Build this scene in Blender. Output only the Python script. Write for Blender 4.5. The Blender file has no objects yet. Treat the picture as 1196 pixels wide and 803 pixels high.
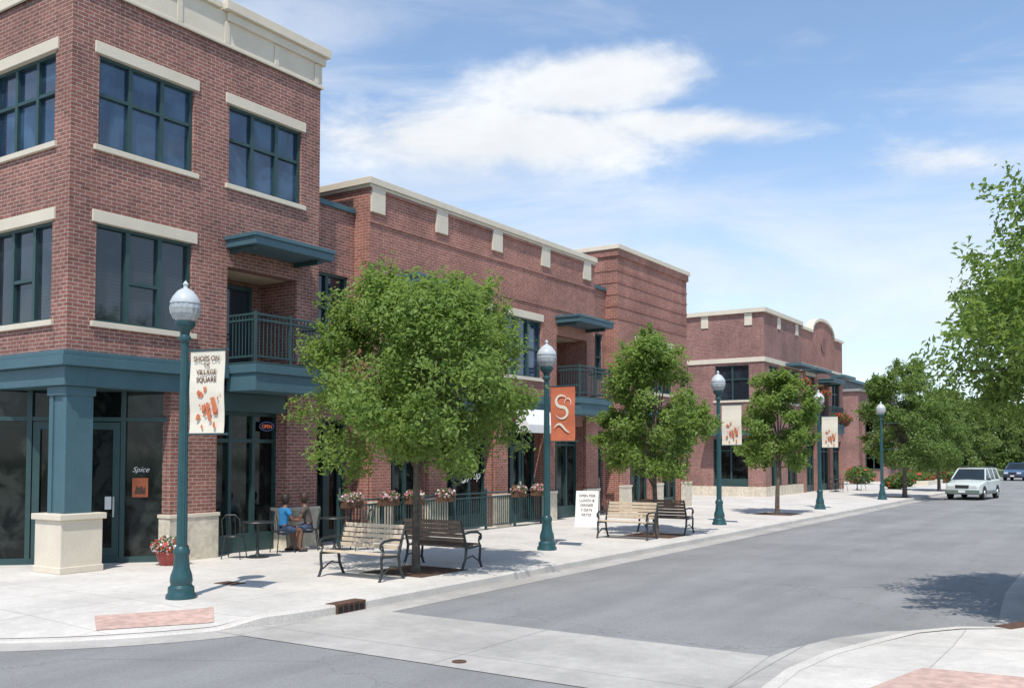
import bpy, bmesh, math, random
import numpy as np
from mathutils import Vector, Matrix
R_=math.radians
scene=bpy.context.scene
COL=scene.collection
random.seed(7)

# ------------------------------------------------------------------ materials
class NT:
    def __init__(s,nt): s.nt=nt; s.n=nt.nodes; s.l=nt.links
    def node(s,t,**k):
        n=s.n.new(t)
        for a,b in k.items(): setattr(n,a,b)
        return n
    def _set(s,inp,v):
        if isinstance(v,bpy.types.NodeSocket): s.l.new(v,inp)
        elif v is not None: inp.default_value=v
    def math(s,op,a,b=None,c=None,clamp=False):
        n=s.node('ShaderNodeMath',operation=op,use_clamp=clamp)
        s._set(n.inputs[0],a)
        if b is not None: s._set(n.inputs[1],b)
        if c is not None: s._set(n.inputs[2],c)
        return n.outputs[0]
    def mix(s,f,a,b,bt='MIX'):
        n=s.node('ShaderNodeMix',data_type='RGBA',blend_type=bt)
        s._set(n.inputs[0],f); s._set(n.inputs[6],a); s._set(n.inputs[7],b)
        return n.outputs[2]
    def noise(s,vec,scale,detail=4,rough=.55,dist=0):
        n=s.node('ShaderNodeTexNoise'); s._set(n.inputs['Vector'],vec)
        n.inputs['Scale'].default_value=scale; n.inputs['Detail'].default_value=detail
        n.inputs['Roughness'].default_value=rough; n.inputs['Distortion'].default_value=dist
        return n.outputs['Fac']
    def smooth(s,v,a,b,lo=0,hi=1):
        n=s.node('ShaderNodeMapRange',interpolation_type='SMOOTHSTEP'); s._set(n.inputs[0],v)
        n.inputs[1].default_value=a;n.inputs[2].default_value=b;n.inputs[3].default_value=lo;n.inputs[4].default_value=hi
        return n.outputs[0]
    def comb(s,x,y,z):
        n=s.node('ShaderNodeCombineXYZ'); s._set(n.inputs[0],x);s._set(n.inputs[1],y);s._set(n.inputs[2],z); return n.outputs[0]
    def sep(s,v):
        n=s.node('ShaderNodeSeparateXYZ'); s._set(n.inputs[0],v); return n.outputs
    def bump(s,h,strength,dist=.01):
        n=s.node('ShaderNodeBump'); n.inputs['Strength'].default_value=strength; n.inputs['Distance'].default_value=dist
        s._set(n.inputs['Height'],h); return n.outputs[0]
def c4(c): return (c[0],c[1],c[2],1)
def newmat(name):
    m=bpy.data.materials.new(name); m.use_nodes=True
    t=NT(m.node_tree); bs=t.n['Principled BSDF']
    return m,t,bs
def pmat(name,c1,c2=None,scale=3,rough=.7,bump=0,metal=0,spec=.5,fine=0,emis=None,fa=.18):
    m,t,bs=newmat(name)
    pos=t.node('ShaderNodeNewGeometry').outputs['Position']
    if c2 is None: c2=tuple(x*.8 for x in c1)
    f=t.noise(pos,scale,5)
    f=t.smooth(f,.3,.7)
    col=t.mix(f,c4(c1),c4(c2))
    if fine:
        g=t.noise(pos,fine,3,.7); g=t.smooth(g,.3,.7,1-fa,1+fa*.8)
        col=t.mix(1,col,t.comb(g,g,g),'MULTIPLY')
    t._set(bs.inputs['Base Color'],col)
    bs.inputs['Roughness'].default_value=rough; bs.inputs['Metallic'].default_value=metal
    bs.inputs['Specular IOR Level'].default_value=spec
    if bump: t._set(bs.inputs['Normal'],t.bump(t.noise(pos,fine or scale*8,4,.7),bump))
    if emis:
        bs.inputs['Emission Color'].default_value=c4(emis[0]); bs.inputs['Emission Strength'].default_value=emis[1]
    return m
def brickmat(name,ca,cb,cm,bw=.215,rh=.075,ms=.0075,tint=.22):
    m,t,bs=newmat(name)
    g=t.node('ShaderNodeNewGeometry'); p=t.sep(g.outputs['Position']); n=t.sep(g.outputs['True Normal'])
    ax=t.math('ABSOLUTE',n[0]); ay=t.math('ABSOLUTE',n[1]); az=t.math('ABSOLUTE',n[2])
    u=t.math('ADD',t.math('MULTIPLY',p[0],t.math('ADD',ay,az)),t.math('MULTIPLY',p[1],ax))
    v=t.math('ADD',t.math('MULTIPLY',p[2],t.math('SUBTRACT',1,az)),t.math('MULTIPLY',p[1],az))
    b=t.node('ShaderNodeTexBrick'); b.offset=.5
    t._set(b.inputs['Vector'],t.comb(u,v,0.0))
    b.inputs['Color1'].default_value=c4(ca);b.inputs['Color2'].default_value=c4(cb);b.inputs['Mortar'].default_value=c4(cm)
    b.inputs['Scale'].default_value=1;b.inputs['Mortar Size'].default_value=ms;b.inputs['Mortar Smooth'].default_value=.2
    b.inputs['Bias'].default_value=-.1;b.inputs['Brick Width'].default_value=bw;b.inputs['Row Height'].default_value=rh
    f=t.smooth(t.noise(g.outputs['Position'],.7,6,.6),.3,.7,1-tint,1+tint*.6)
    f2=t.smooth(t.noise(g.outputs['Position'],9,2,.5),.3,.7,.86,1.12)
    sv=t.comb(t.math('MULTIPLY',u,2.2),t.math('MULTIPLY',v,.18),0.0)
    f3=t.smooth(t.noise(sv,1.6,4,.6),.35,.7,.92,1.05)
    ff=t.math('MULTIPLY',t.math('MULTIPLY',f,f2),f3)
    col=t.mix(1,b.outputs['Color'],t.comb(ff,ff,ff),'MULTIPLY')
    t._set(bs.inputs['Base Color'],col); bs.inputs['Roughness'].default_value=.85
    t._set(bs.inputs['Normal'],t.bump(b.outputs['Fac'],-.4,.005))
    return m
def slabmat(name,c1,c2,joint,size,rough=.85,stain=.2,js=.012):
    m,t,bs=newmat(name)
    g=t.node('ShaderNodeNewGeometry'); pos=g.outputs['Position']
    p=t.sep(pos)
    b=t.node('ShaderNodeTexBrick'); b.offset=0
    t._set(b.inputs['Vector'],t.comb(t.math('ADD',p[0],.3),t.math('ADD',p[1],.4),0.0))
    b.inputs['Color1'].default_value=c4(c1);b.inputs['Color2'].default_value=c4(c2);b.inputs['Mortar'].default_value=c4(joint)
    b.inputs['Scale'].default_value=1;b.inputs['Mortar Size'].default_value=js;b.inputs['Mortar Smooth'].default_value=.3
    b.inputs['Brick Width'].default_value=size;b.inputs['Row Height'].default_value=size
    f=t.smooth(t.noise(pos,.6,7,.65),.3,.7,1-stain,1+stain*.4)
    f2=t.smooth(t.noise(pos,6,6,.7),.3,.75,.9,1.05)
    f3=t.smooth(t.noise(pos,60,3,.7),.2,.8,.9,1.08)
    sp=t.smooth(t.noise(pos,9,2,.5),.70,.76,1,.85)
    ff=t.math('MULTIPLY',t.math('MULTIPLY',f,f2),t.math('MULTIPLY',f3,sp))
    col=t.mix(1,b.outputs['Color'],t.comb(ff,ff,ff),'MULTIPLY')
    t._set(bs.inputs['Base Color'],col); bs.inputs['Roughness'].default_value=rough
    t._set(bs.inputs['Normal'],t.bump(t.noise(pos,80,3,.7),.15,.004))
    return m
def asphaltmat():
    m,t,bs=newmat('asphalt')
    g=t.node('ShaderNodeNewGeometry'); pos=g.outputs['Position']; p=t.sep(pos)
    st=t.comb(t.math('MULTIPLY',p[0],1.0),t.math('MULTIPLY',p[1],.10),0.0)
    f=t.smooth(t.noise(st,1.3,4,.6),.3,.7,.90,1.07)
    f1=t.smooth(t.noise(pos,.35,6,.65),.3,.7,.88,1.08)
    f2=t.smooth(t.noise(pos,150,2,.8),.25,.75,.70,1.3)
    f3=t.smooth(t.noise(pos,22,4,.7),.3,.7,.92,1.07)
    ff=t.math('MULTIPLY',t.math('MULTIPLY',f,f1),t.math('MULTIPLY',f2,f3))
    v=t.node('ShaderNodeTexVoronoi',feature='DISTANCE_TO_EDGE'); v.inputs['Scale'].default_value=.22
    wob=t.noise(pos,1.5,5,.7)
    t._set(v.inputs['Vector'],t.comb(t.math('ADD',p[0],t.math('MULTIPLY',wob,1.6)),t.math('ADD',p[1],t.math('MULTIPLY',wob,1.1)),0.0))
    ck=t.smooth(v.outputs['Distance'],0.0,.004,.66,1)
    ff=t.math('MULTIPLY',ff,ck)
    oil=t.smooth(t.noise(pos,1.7,3,.5),.64,.8,1,.82)
    ff=t.math('MULTIPLY',ff,oil)
    col=t.mix(1,(.255,.252,.250,1),t.comb(ff,ff,ff),'MULTIPLY')
    t._set(bs.inputs['Base Color'],col); bs.inputs['Roughness'].default_value=.88
    t._set(bs.inputs['Normal'],t.bump(t.noise(pos,170,2,.8),.35,.005))
    return m
def glassmat(name,c1,c2,scale=.9,rough=.06,ior=1.7,blind=0,bump=.06):
    m,t,bs=newmat(name)
    pos=t.node('ShaderNodeNewGeometry').outputs['Position']; p=t.sep(pos)
    f=t.smooth(t.noise(pos,scale,4,.6,.6),.42,.62)  # blotches in the base colour imitate reflections and interior
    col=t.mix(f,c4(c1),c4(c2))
    if blind:
        s=t.math('SINE',t.math('MULTIPLY',p[2],90.0)); s=t.smooth(s,-.2,.6,.8,1.2)
        msk=t.smooth(t.noise(pos,.45,1,.5),.5,.53)
        col=t.mix(t.math('MULTIPLY',msk,.6),col,t.mix(1,(.035,.042,.047,1),t.comb(s,s,s),'MULTIPLY'))
    t._set(bs.inputs['Base Color'],col); bs.inputs['Roughness'].default_value=rough
    bs.inputs['IOR'].default_value=ior
    t._set(bs.inputs['Normal'],t.bump(t.noise(pos,1.3,2,.5),bump,.03))
    return m
def leafmat(name,c1,c2,trans=.35,tc=(.42,.55,.12,1)):
    m,t,bs=newmat(name)
    g=t.node('ShaderNodeNewGeometry')
    f=g.outputs['Random Per Island']
    n=t.smooth(t.noise(g.outputs['Position'],1.2,3),.3,.7)
    k=t.math('ADD',t.math('MULTIPLY',f,.6),t.math('MULTIPLY',n,.4))
    col=t.mix(k,c4(c1),c4(c2))
    t._set(bs.inputs['Base Color'],col); bs.inputs['Roughness'].default_value=.5
    bs.inputs['Specular IOR Level'].default_value=.4
    tr=t.node('ShaderNodeBsdfTranslucent'); t._set(tr.inputs[0],t.mix(.5,col,tc))
    mx=t.node('ShaderNodeMixShader'); mx.inputs[0].default_value=trans
    out=t.n['Material Output']
    t.l.new(bs.outputs[0],mx.inputs[1]); t.l.new(tr.outputs[0],mx.inputs[2]); t.l.new(mx.outputs[0],out.inputs[0])
    return m

M={}
M['brick']=brickmat('brick',(.31,.122,.092),(.20,.08,.062),(.42,.345,.30))
M['brick2']=brickmat('brick_red',(.36,.138,.10),(.275,.10,.074),(.42,.32,.27))
M['brickdark']=brickmat('brick_dark',(.27,.105,.085),(.21,.08,.066),(.30,.23,.2))
M['brickmauve']=brickmat('brick_mauve',(.30,.14,.118),(.235,.105,.09),(.34,.26,.23))
M['stone']=pmat('limestone',(.69,.615,.495),(.63,.56,.45),1.6,.85,.08,fine=30,fa=.05)
M['stonebase']=brickmat('stone_blocks',(.66,.59,.47),(.63,.565,.45),(.56,.49,.39),bw=.8,rh=.43,ms=.004,tint=.08)
M['stucco']=pmat('stucco',(.66,.56,.38),(.6,.5,.34),2,.9,.1,fine=50,fa=.06)
M['teal']=pmat('painted_steel_teal',(.055,.118,.145),(.065,.135,.165),1.5,.5,.03,fine=25,fa=.08)
M['tealdark']=pmat('dark_teal_frame',(.024,.06,.062),(.032,.072,.073),3,.45)
M['railteal']=pmat('teal_rail_paint',(.022,.06,.064),(.03,.074,.077),6,.5)
M['lampteal']=pmat('lamp_paint',(.022,.082,.092),(.018,.066,.075),6,.38,.03,fine=60)
M['metal']=pmat('dark_metal',(.022,.028,.03),(.03,.036,.038),8,.45)
M['glass']=glassmat('window_glass',(.012,.020,.028),(.028,.045,.062),blind=1)
M['glass_skyrefl']=glassmat('window_glass_painted_sky',(.014,.034,.072),(.045,.095,.165),.7,.04,1.9)  # blue sky reflection painted into the pane colour
M['glassdark']=glassmat('shop_glass',(.005,.007,.007),(.03,.036,.033),1.7,ior=1.40,bump=.03)
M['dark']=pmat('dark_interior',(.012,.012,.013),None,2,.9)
M['roof']=pmat('roof_membrane',(.3,.29,.27),(.24,.23,.22),1,.9)
M['side']=slabmat('sidewalk_concrete',(.67,.63,.58),(.635,.60,.55),(.48,.445,.405),1.52,stain=.15)
M['kerb']=pmat('kerb_concrete',(.63,.59,.54),(.54,.505,.46),1.5,.9,.2,fine=50)
M['pan']=slabmat('gutter_concrete',(.48,.455,.42),(.45,.425,.395),(.30,.28,.26),3.05,stain=.22)
M['asphalt']=asphaltmat()
M['paver']=brickmat('red_pavers',(.60,.41,.345),(.565,.37,.31),(.56,.42,.36),bw=.2,rh=.1,ms=.007,tint=.12)
M['grass']=pmat('grass_ground',(.09,.14,.04),(.13,.15,.06),.3,.95,.2,fine=12)
M['mulch']=pmat('bark_mulch',(.13,.065,.04),(.06,.035,.024),14,.95,.6,fine=50)
M['rust']=pmat('rusty_iron',(.15,.07,.045),(.08,.045,.03),12,.8,.3,fine=50)
M['bark']=pmat('bark',(.15,.12,.09),(.08,.06,.05),8,.9,.6,fine=30)
M['leaf']=leafmat('leaf_green',(.11,.20,.042),(.28,.395,.095),.50)
M['leaf2']=leafmat('leaf_green_dark',(.09,.165,.045),(.21,.31,.085),.47)
M['leaf3']=leafmat('leaf_green_light',(.14,.22,.065),(.29,.38,.12),.45)
M['shrub']=leafmat('shrub_leaf',(.04,.10,.02),(.11,.19,.04))
M['pink']=leafmat('petal_pink',(.65,.12,.18),(.75,.35,.4),.2,(.7,.3,.35,1))
M['white_p']=leafmat('petal_white',(.75,.7,.72),(.8,.62,.62),.2,(.8,.75,.75,1))
M['redp']=leafmat('petal_red',(.55,.03,.03),(.7,.08,.06),.2,(.6,.05,.04,1))
M['wood']=pmat('bench_slat_wood',(.66,.54,.40),(.54,.44,.32),7,.7,.12,fine=40,fa=.1)
M['woodshade']=pmat('bench_slat_shaded',(.24,.165,.12),(.17,.12,.09),7,.65,.15,fine=40)  # darker copy of the bench wood, tree shade put into its colour
M['globe']=pmat('frosted_acrylic',(.40,.42,.42),(.34,.37,.37),9,.12,spec=1.0,fine=30)
M['cap']=pmat('globe_cap',(.55,.58,.58),(.48,.51,.52),5,.15,spec=.9)
M['cream']=pmat('banner_cream',(.76,.70,.58),(.72,.66,.54),3,.8)
M['orange']=pmat('banner_orange',(.60,.17,.085),(.52,.14,.07),3,.8)
M['orangeink']=pmat('orange_ink',(.62,.18,.08),None,6,.8)
M['ink']=pmat('brown_ink',(.16,.08,.06),None,6,.8)
M['white']=pmat('white_paint',(.78,.78,.76),(.72,.72,.70),4,.6)
M['pot']=pmat('red_glazed_pot',(.36,.06,.05),(.28,.05,.04),4,.4)
M['basket']=pmat('coco_basket',(.16,.08,.045),(.09,.05,.03),12,.95,.4,fine=40)
M['skin']=pmat('skin',(.20,.10,.065),(.17,.085,.055),6,.5)
M['hair']=pmat('hair',(.03,.02,.015),(.02,.013,.01),20,.6)
M['hair2']=pmat('hair_brown',(.06,.035,.022),(.04,.025,.016),20,.6)
M['blue']=pmat('blue_cloth',(.03,.22,.48),(.025,.18,.4),8,.85)
M['rustcloth']=pmat('rust_cloth',(.12,.10,.09),(.09,.075,.07),8,.85)
M['denim']=pmat('denim',(.05,.08,.15),(.04,.06,.11),12,.9)
M['neon']=pmat('neon_red',(.5,.1,.06),None,3,.4,emis=((1,.25,.12),.35))
M['neonb']=pmat('neon_blue',(.1,.13,.3),None,3,.4,emis=((.2,.3,.9),.15))
M['tyre']=pmat('rubber',(.02,.02,.02),None,6,.85)
M['rim']=pmat('alloy',(.5,.51,.52),None,6,.3,metal=.8)
M['cglass']=pmat('car_glass',(.012,.017,.02),(.02,.03,.033),1,.05,spec=.8)
M['hl']=pmat('headlamp',(.75,.77,.78),None,5,.1,spec=.8)
M['carwhite']=pmat('paint_silver_white',(.60,.65,.625),(.58,.63,.605),1,.25,spec=.7)
M['cargreen']=pmat('paint_grey_green',(.16,.21,.18),None,1,.35,spec=.6)
M['carblue']=pmat('paint_blue',(.07,.13,.24),None,1,.25,spec=.7)
M['plastic']=pmat('black_plastic',(.03,.03,.032),None,4,.6)
M['grey']=pmat('grey_siding',(.15,.155,.16),(.12,.125,.13),1,.8)
M['greyl']=pmat('grey_trim',(.30,.29,.27),None,1,.8)
M['tail']=pmat('tail_lamp',(.45,.02,.02),None,4,.2)

# ------------------------------------------------------------------ mesh builder
def FX(x): return lambda u,w,z:(x+w,u,z)
def FY(y): return lambda u,w,z:(u,y-w,z)
def FD(o,ud):
    ud=Vector(ud).normalized(); wd=Vector((ud.y,-ud.x))
    return lambda u,w,z:(o[0]+ud.x*u+wd.x*w,o[1]+ud.y*u+wd.y*w,z)
class MB:
    def __init__(s): s.v=[];s.f=[];s.m=[];s.mats=[]
    def mi(s,k):
        if k not in s.mats: s.mats.append(k)
        return s.mats.index(k)
    def addf(s,vs,fs,k):
        b=len(s.v); s.v+= [tuple(x) for x in vs]; i=s.mi(k)
        for f in fs: s.f.append(tuple(b+j for j in f)); s.m.append(i)
        return s
    def box(s,x0,x1,y0,y1,z0,z1,k,F=None):
        c=[(x0,y0,z0),(x1,y0,z0),(x1,y1,z0),(x0,y1,z0),(x0,y0,z1),(x1,y0,z1),(x1,y1,z1),(x0,y1,z1)]
        if F: c=[F(*p) for p in c]
        return s.addf(c,[(0,3,2,1),(4,5,6,7),(0,1,5,4),(1,2,6,5),(2,3,7,6),(3,0,4,7)],k)
    def tube(s,pts,rad,k,n=8,cap=True):
        pts=[Vector(p) for p in pts]
        if not hasattr(rad,'__len__'): rad=[rad]*len(pts)
        rings=[]; prev=None
        for i,p in enumerate(pts):
            d=(pts[min(i+1,len(pts)-1)]-pts[max(i-1,0)]).normalized()
            if prev is None:
                a=d.orthogonal().normalized()
            else:
                a=prev-d*prev.dot(d); a=a.normalized() if a.length>1e-6 else d.orthogonal().normalized()
            prev=a; b=d.cross(a)
            rings.append([p+(a*math.cos(2*math.pi*j/n)+b*math.sin(2*math.pi*j/n))*rad[i] for j in range(n)])
        vs=[q for r in rings for q in r]; fs=[]
        for i in range(len(pts)-1):
            for j in range(n):
                fs.append((i*n+j,i*n+(j+1)%n,(i+1)*n+(j+1)%n,(i+1)*n+j))
        if cap:
            fs.append(tuple(range(n))[::-1]); fs.append(tuple((len(pts)-1)*n+j for j in range(n)))
        return s.addf(vs,fs,k)
    def lathe(s,prof,k,c=(0,0,0),n=20,flute=0):
        vs=[];fs=[]
        for r,z in prof:
            for j in range(n):
                rr=r*(1-flute*(j%2)); a=2*math.pi*j/n
                vs.append((c[0]+rr*math.cos(a),c[1]+rr*math.sin(a),c[2]+z))
        for i in range(len(prof)-1):
            for j in range(n):
                fs.append((i*n+j,i*n+(j+1)%n,(i+1)*n+(j+1)%n,(i+1)*n+j))
        fs.append(tuple(range(n))[::-1]); fs.append(tuple((len(prof)-1)*n+j for j in range(n)))
        return s.addf(vs,fs,k)
    def prismF(s,poly,w0,w1,k,F):
        n=len(poly); vs=[F(u,w0,z) for u,z in poly]+[F(u,w1,z) for u,z in poly]
        fs=[tuple(range(n))[::-1],tuple(range(n,2*n))]+[(i,(i+1)%n,n+(i+1)%n,n+i) for i in range(n)]
        return s.addf(vs,fs,k)
    def obj(s,name,parent=None,off=(0,0,0),smooth=False,recalc=True,bevel=0):
        me=bpy.data.meshes.new(name)
        me.from_pydata([(x-off[0],y-off[1],z-off[2]) for x,y,z in s.v],[],s.f)
        for k in s.mats: me.materials.append(M[k])
        me.polygons.foreach_set('material_index',s.m)
        if recalc:
            bm=bmesh.new(); bm.from_mesh(me); bmesh.ops.recalc_face_normals(bm,faces=bm.faces[:]); bm.to_mesh(me); bm.free()
        if smooth:
            me.polygons.foreach_set('use_smooth',[True]*len(me.polygons)); me.set_sharp_from_angle(angle=R_(38))
        me.update()
        o=bpy.data.objects.new(name,me); COL.objects.link(o)
        if parent: o.parent=parent
        if bevel:
            b=o.modifiers.new('bevel','BEVEL'); b.width=bevel; b.segments=2; b.limit_method='ANGLE'
        return o
def root(name,loc,label,cat,group=None):
    e=bpy.data.objects.new(name,None); e.empty_display_size=.3; e.location=loc; COL.objects.link(e)
    e['label']=label; e['category']=cat
    if group: e['group']=group
    return e
def tag(o,label,cat,group=None):
    o['label']=label;o['category']=cat
    if group:o['group']=group
    return o
def place(o,loc,rz=0,sc=1):
    o.location=loc;o.rotation_euler=(0,0,rz)
    o.scale=(sc,sc,sc) if not hasattr(sc,'__len__') else sc
    return o
def copy_thing(r,loc,rz=0,sc=1,label=None):
    def rec(o,par):
        c=o.copy(); COL.objects.link(c)
        if par: c.parent=par; c.matrix_parent_inverse=o.matrix_parent_inverse.copy()
        for ch in o.children: rec(ch,c)
        return c
    n=rec(r,None); place(n,loc,rz,sc)
    if label: n['label']=label
    return n
def text(s,size,mat,loc,rot,parent=None,name='lettering',off=(0,0,0),align='CENTER',ext=.002,sx=1,bold=0,shear=0):
    cu=bpy.data.curves.new('t','FONT'); cu.body=s; cu.size=size; cu.extrude=ext; cu.align_x=align; cu.offset=bold; cu.shear=shear
    t=bpy.data.objects.new('t',cu); COL.objects.link(t)
    dg=bpy.context.evaluated_depsgraph_get()
    me=bpy.data.meshes.new_from_object(t.evaluated_get(dg))
    bpy.data.objects.remove(t)
    me.materials.clear(); me.materials.append(M[mat])
    me.transform(Matrix.Translation(Vector(loc)-Vector(off))@Matrix.Rotation(rot,4,'Z')@Matrix.Rotation(R_(90),4,'X')@Matrix.Diagonal((sx,1,1,1)))
    o=bpy.data.objects.new(name,me); COL.objects.link(o)
    if parent:o.parent=parent
    return o

# ------------------------------------------------------------------ setting: ground
def struct(o): o['kind']='structure'; return o
KX=-9.5; CC=(-14.4,10.1); RR=4.9
g=MB(); g.addf([(-1500,-1500,-.15),(1500,-1500,-.15),(1500,1500,-.15),(-1500,1500,-.15)],[(0,1,2,3)],'grass'); struct(g.obj('ground'))
g=MB(); g.addf([(-120,-18,-.13),(90,-18,-.13),(90,112,-.13),(-120,112,-.13)],[(0,1,2,3)],'asphalt'); struct(g.obj('road'))
def ramph(r,a):
    da=abs(a-R_(-47))/R_(26)
    k=max(0,min(1,(1.25-da)/.35)); k=k*k*(3-2*k)
    t=max(0,min(1,(r-3.1)/(RR-3.1)))
    return -.105*k*t
g=MB(); S='side'
g.addf([(-90,10.1,0),(KX-.16,10.1,0),(KX-.16,82,0),(-90,82,0)],[(0,1,2,3)],S)
g.addf([(-90,10.1-RR+.16,0),(CC[0],10.1-RR+.16,0),(CC[0],10.1,0),(-90,10.1,0)],[(0,1,2,3)],S)
NA=48; rs=[0.01,1.5,2.6,3.1,3.5,4.0,4.4,RR-.16]
vs=[];fs=[]
for i in range(NA+1):
    a=R_(-90)+R_(90)*i/NA
    for r in rs: vs.append((CC[0]+r*math.cos(a),CC[1]+r*math.sin(a),ramph(r,a)))
n=len(rs)
for i in range(NA):
    for j in range(n-1): fs.append((i*n+j,i*n+j+1,(i+1)*n+j+1,(i+1)*n+j))
g.addf(vs,fs,S)
struct(g.obj('pavement',recalc=False))
def kerb(path,hs,name,inward=.16):
    g=MB(); vs=[];fs=[]
    for i,p in enumerate(path):
        p=Vector(p); q0=Vector(path[max(i-1,0)]); q1=Vector(path[min(i+1,len(path)-1)])
        d=(q1-q0).normalized(); nrm=Vector((-d.y,d.x))
        a=p+nrm*inward; h=hs[i]
        vs+=[(a.x,a.y,h+.003),(p.x+nrm.x*.02,p.y+nrm.y*.02,h+.003),(p.x,p.y,h-.02),(p.x,p.y,-.15),(a.x,a.y,-.15)]
    for i in range(len(path)-1):
        for j in range(4): fs.append((i*5+j,i*5+j+1,i*5+5+j+1,i*5+5+j))
    g.addf(vs,fs,'kerb'); return struct(g.obj(name,smooth=True))
def pan(path,w,name,z=-.126,mat='pan'):
    g=MB(); vs=[];fs=[]
    for i,p in enumerate(path):
        p=Vector(p); q0=Vector(path[max(i-1,0)]); q1=Vector(path[min(i+1,len(path)-1)])
        d=(q1-q0).normalized(); nrm=Vector((d.y,-d.x))
        vs+=[(p.x,p.y,z),(p.x+nrm.x*w,p.y+nrm.y*w,z)]
    for i in range(len(path)-1): fs.append((i*2,i*2+1,i*2+3,i*2+2))
    g.addf(vs,fs,mat); return struct(g.obj(name))
arc=[(CC[0]+RR*math.cos(R_(-90)+R_(90)*i/NA),CC[1]+RR*math.sin(R_(-90)+R_(90)*i/NA)) for i in range(NA+1)]
hs=[ramph(RR,R_(-90)+R_(90)*i/NA) for i in range(NA+1)]
lp=[(-90,10.1-RR)]+arc+[(KX,11.3),(KX,40),(KX,82)]
lh=[0]+hs+[0,0,0]
kerb(lp,lh,'kerb')
pan([(-90,10.1-RR)]+arc+[(KX,40),(KX,82)],.5,'gutter')
rp=[(60,82),(-1.5,82),(-1.5,40),(-1.5,22),(-1.5,19.6),(-1.46,17.5),(-1.32,15.6),(-1.22,14.5),(-1.26,13.75),(-1.5,13.22),(-1.95,12.98),(-2.42,12.6),(-2.78,11.9),(-3.02,11),(-3.13,9.9),(-3.08,9.0),(-2.85,8.0),(-2.3,7.0),(-1.4,6.1),(0,5.5),(2,5.2),(60,5.2)]
rpd=rp
def rh(p):
    d=math.hypot(p[0]+2.9,p[1]-10.2); t=max(0,min(1,(3.0-d)/1.2)); return -.10*t
g=MB()
inn=[]
for i,p in enumerate(rpd):
    q0=Vector(rpd[max(i-1,0)]);q1=Vector(rpd[min(i+1,len(rpd)-1)]);d=(q1-q0).normalized();nn=Vector((-d.y,d.x))
    if i in(0,len(rpd)-1): inn.append((p[0],p[1]))
    else: inn.append((p[0]+nn.x*.16,p[1]+nn.y*.16))
inn[0]=(60,81.84); inn[-1]=(60,5.36)
in2=[]
for i,p in enumerate(inn):
    if p[0]>50: in2.append(p)
    else: in2.append((min(p[0]+1.7,59) if p[1]<76 else p[0]+1.7, p[1] if 6<p[1]<77 else (80 if p[1]>70 else 6.8)))
vs=[(p[0],p[1],rh(p)) for p in inn]+[(p[0],p[1],0) for p in in2]; n=len(inn)
fs=[(i,i+1,n+i+1,n+i) for i in range(n-1)]
g.addf(vs,fs,S)
g.addf([(p[0],p[1],0) for p in in2],[tuple(range(n))],S)
struct(g.obj('pavement_opposite'))
kerb(rpd,[rh(p) for p in rpd],'kerb_opposite')
pan(rpd,.42,'gutter_opposite')
g=MB(); g.addf([(KX-.35,8.15,-.122),(-3.3,8.15,-.122),(-3.5,10.55,-.122),(KX+.3,10.55,-.122)],[(0,1,2,3)],'pan')
struct(g.obj('crossing_slab'))
def sheet(pts,k,name,hf=lambda x,y:.004):
    g=MB(); n=10; vs=[];fs=[]
    for i in range(n+1):
        for j in range(n+1):
            u=i/n;v=j/n
            x=(1-u)*(1-v)*pts[0][0]+u*(1-v)*pts[1][0]+u*v*pts[2][0]+(1-u)*v*pts[3][0]
            y=(1-u)*(1-v)*pts[0][1]+u*(1-v)*pts[1][1]+u*v*pts[2][1]+(1-u)*v*pts[3][1]
            vs.append((x,y,hf(x,y)))
    for i in range(n):
        for j in range(n): fs.append((i*(n+1)+j,(i+1)*(n+1)+j,(i+1)*(n+1)+j+1,i*(n+1)+j+1))
    g.addf(vs,fs,k); return struct(g.obj(name))
def hleft(x,y):
    r=math.hypot(x-CC[0],y-CC[1]); a=math.atan2(y-CC[1],x-CC[0]); return ramph(r,a)+.008
def pol(r,a): return (CC[0]+r*math.cos(R_(a)),CC[1]+r*math.sin(R_(a)))
sheet([pol(3.65,-42),pol(4.5,-40),pol(4.55,-22),pol(3.7,-18)],'paver','ramp_paving',hleft)
sheet([(-2.15,8.75),(-.7,8.3),(-.45,10.35),(-1.85,10.2)],'paver','ramp_paving_opposite',lambda x,y:.012)

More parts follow.
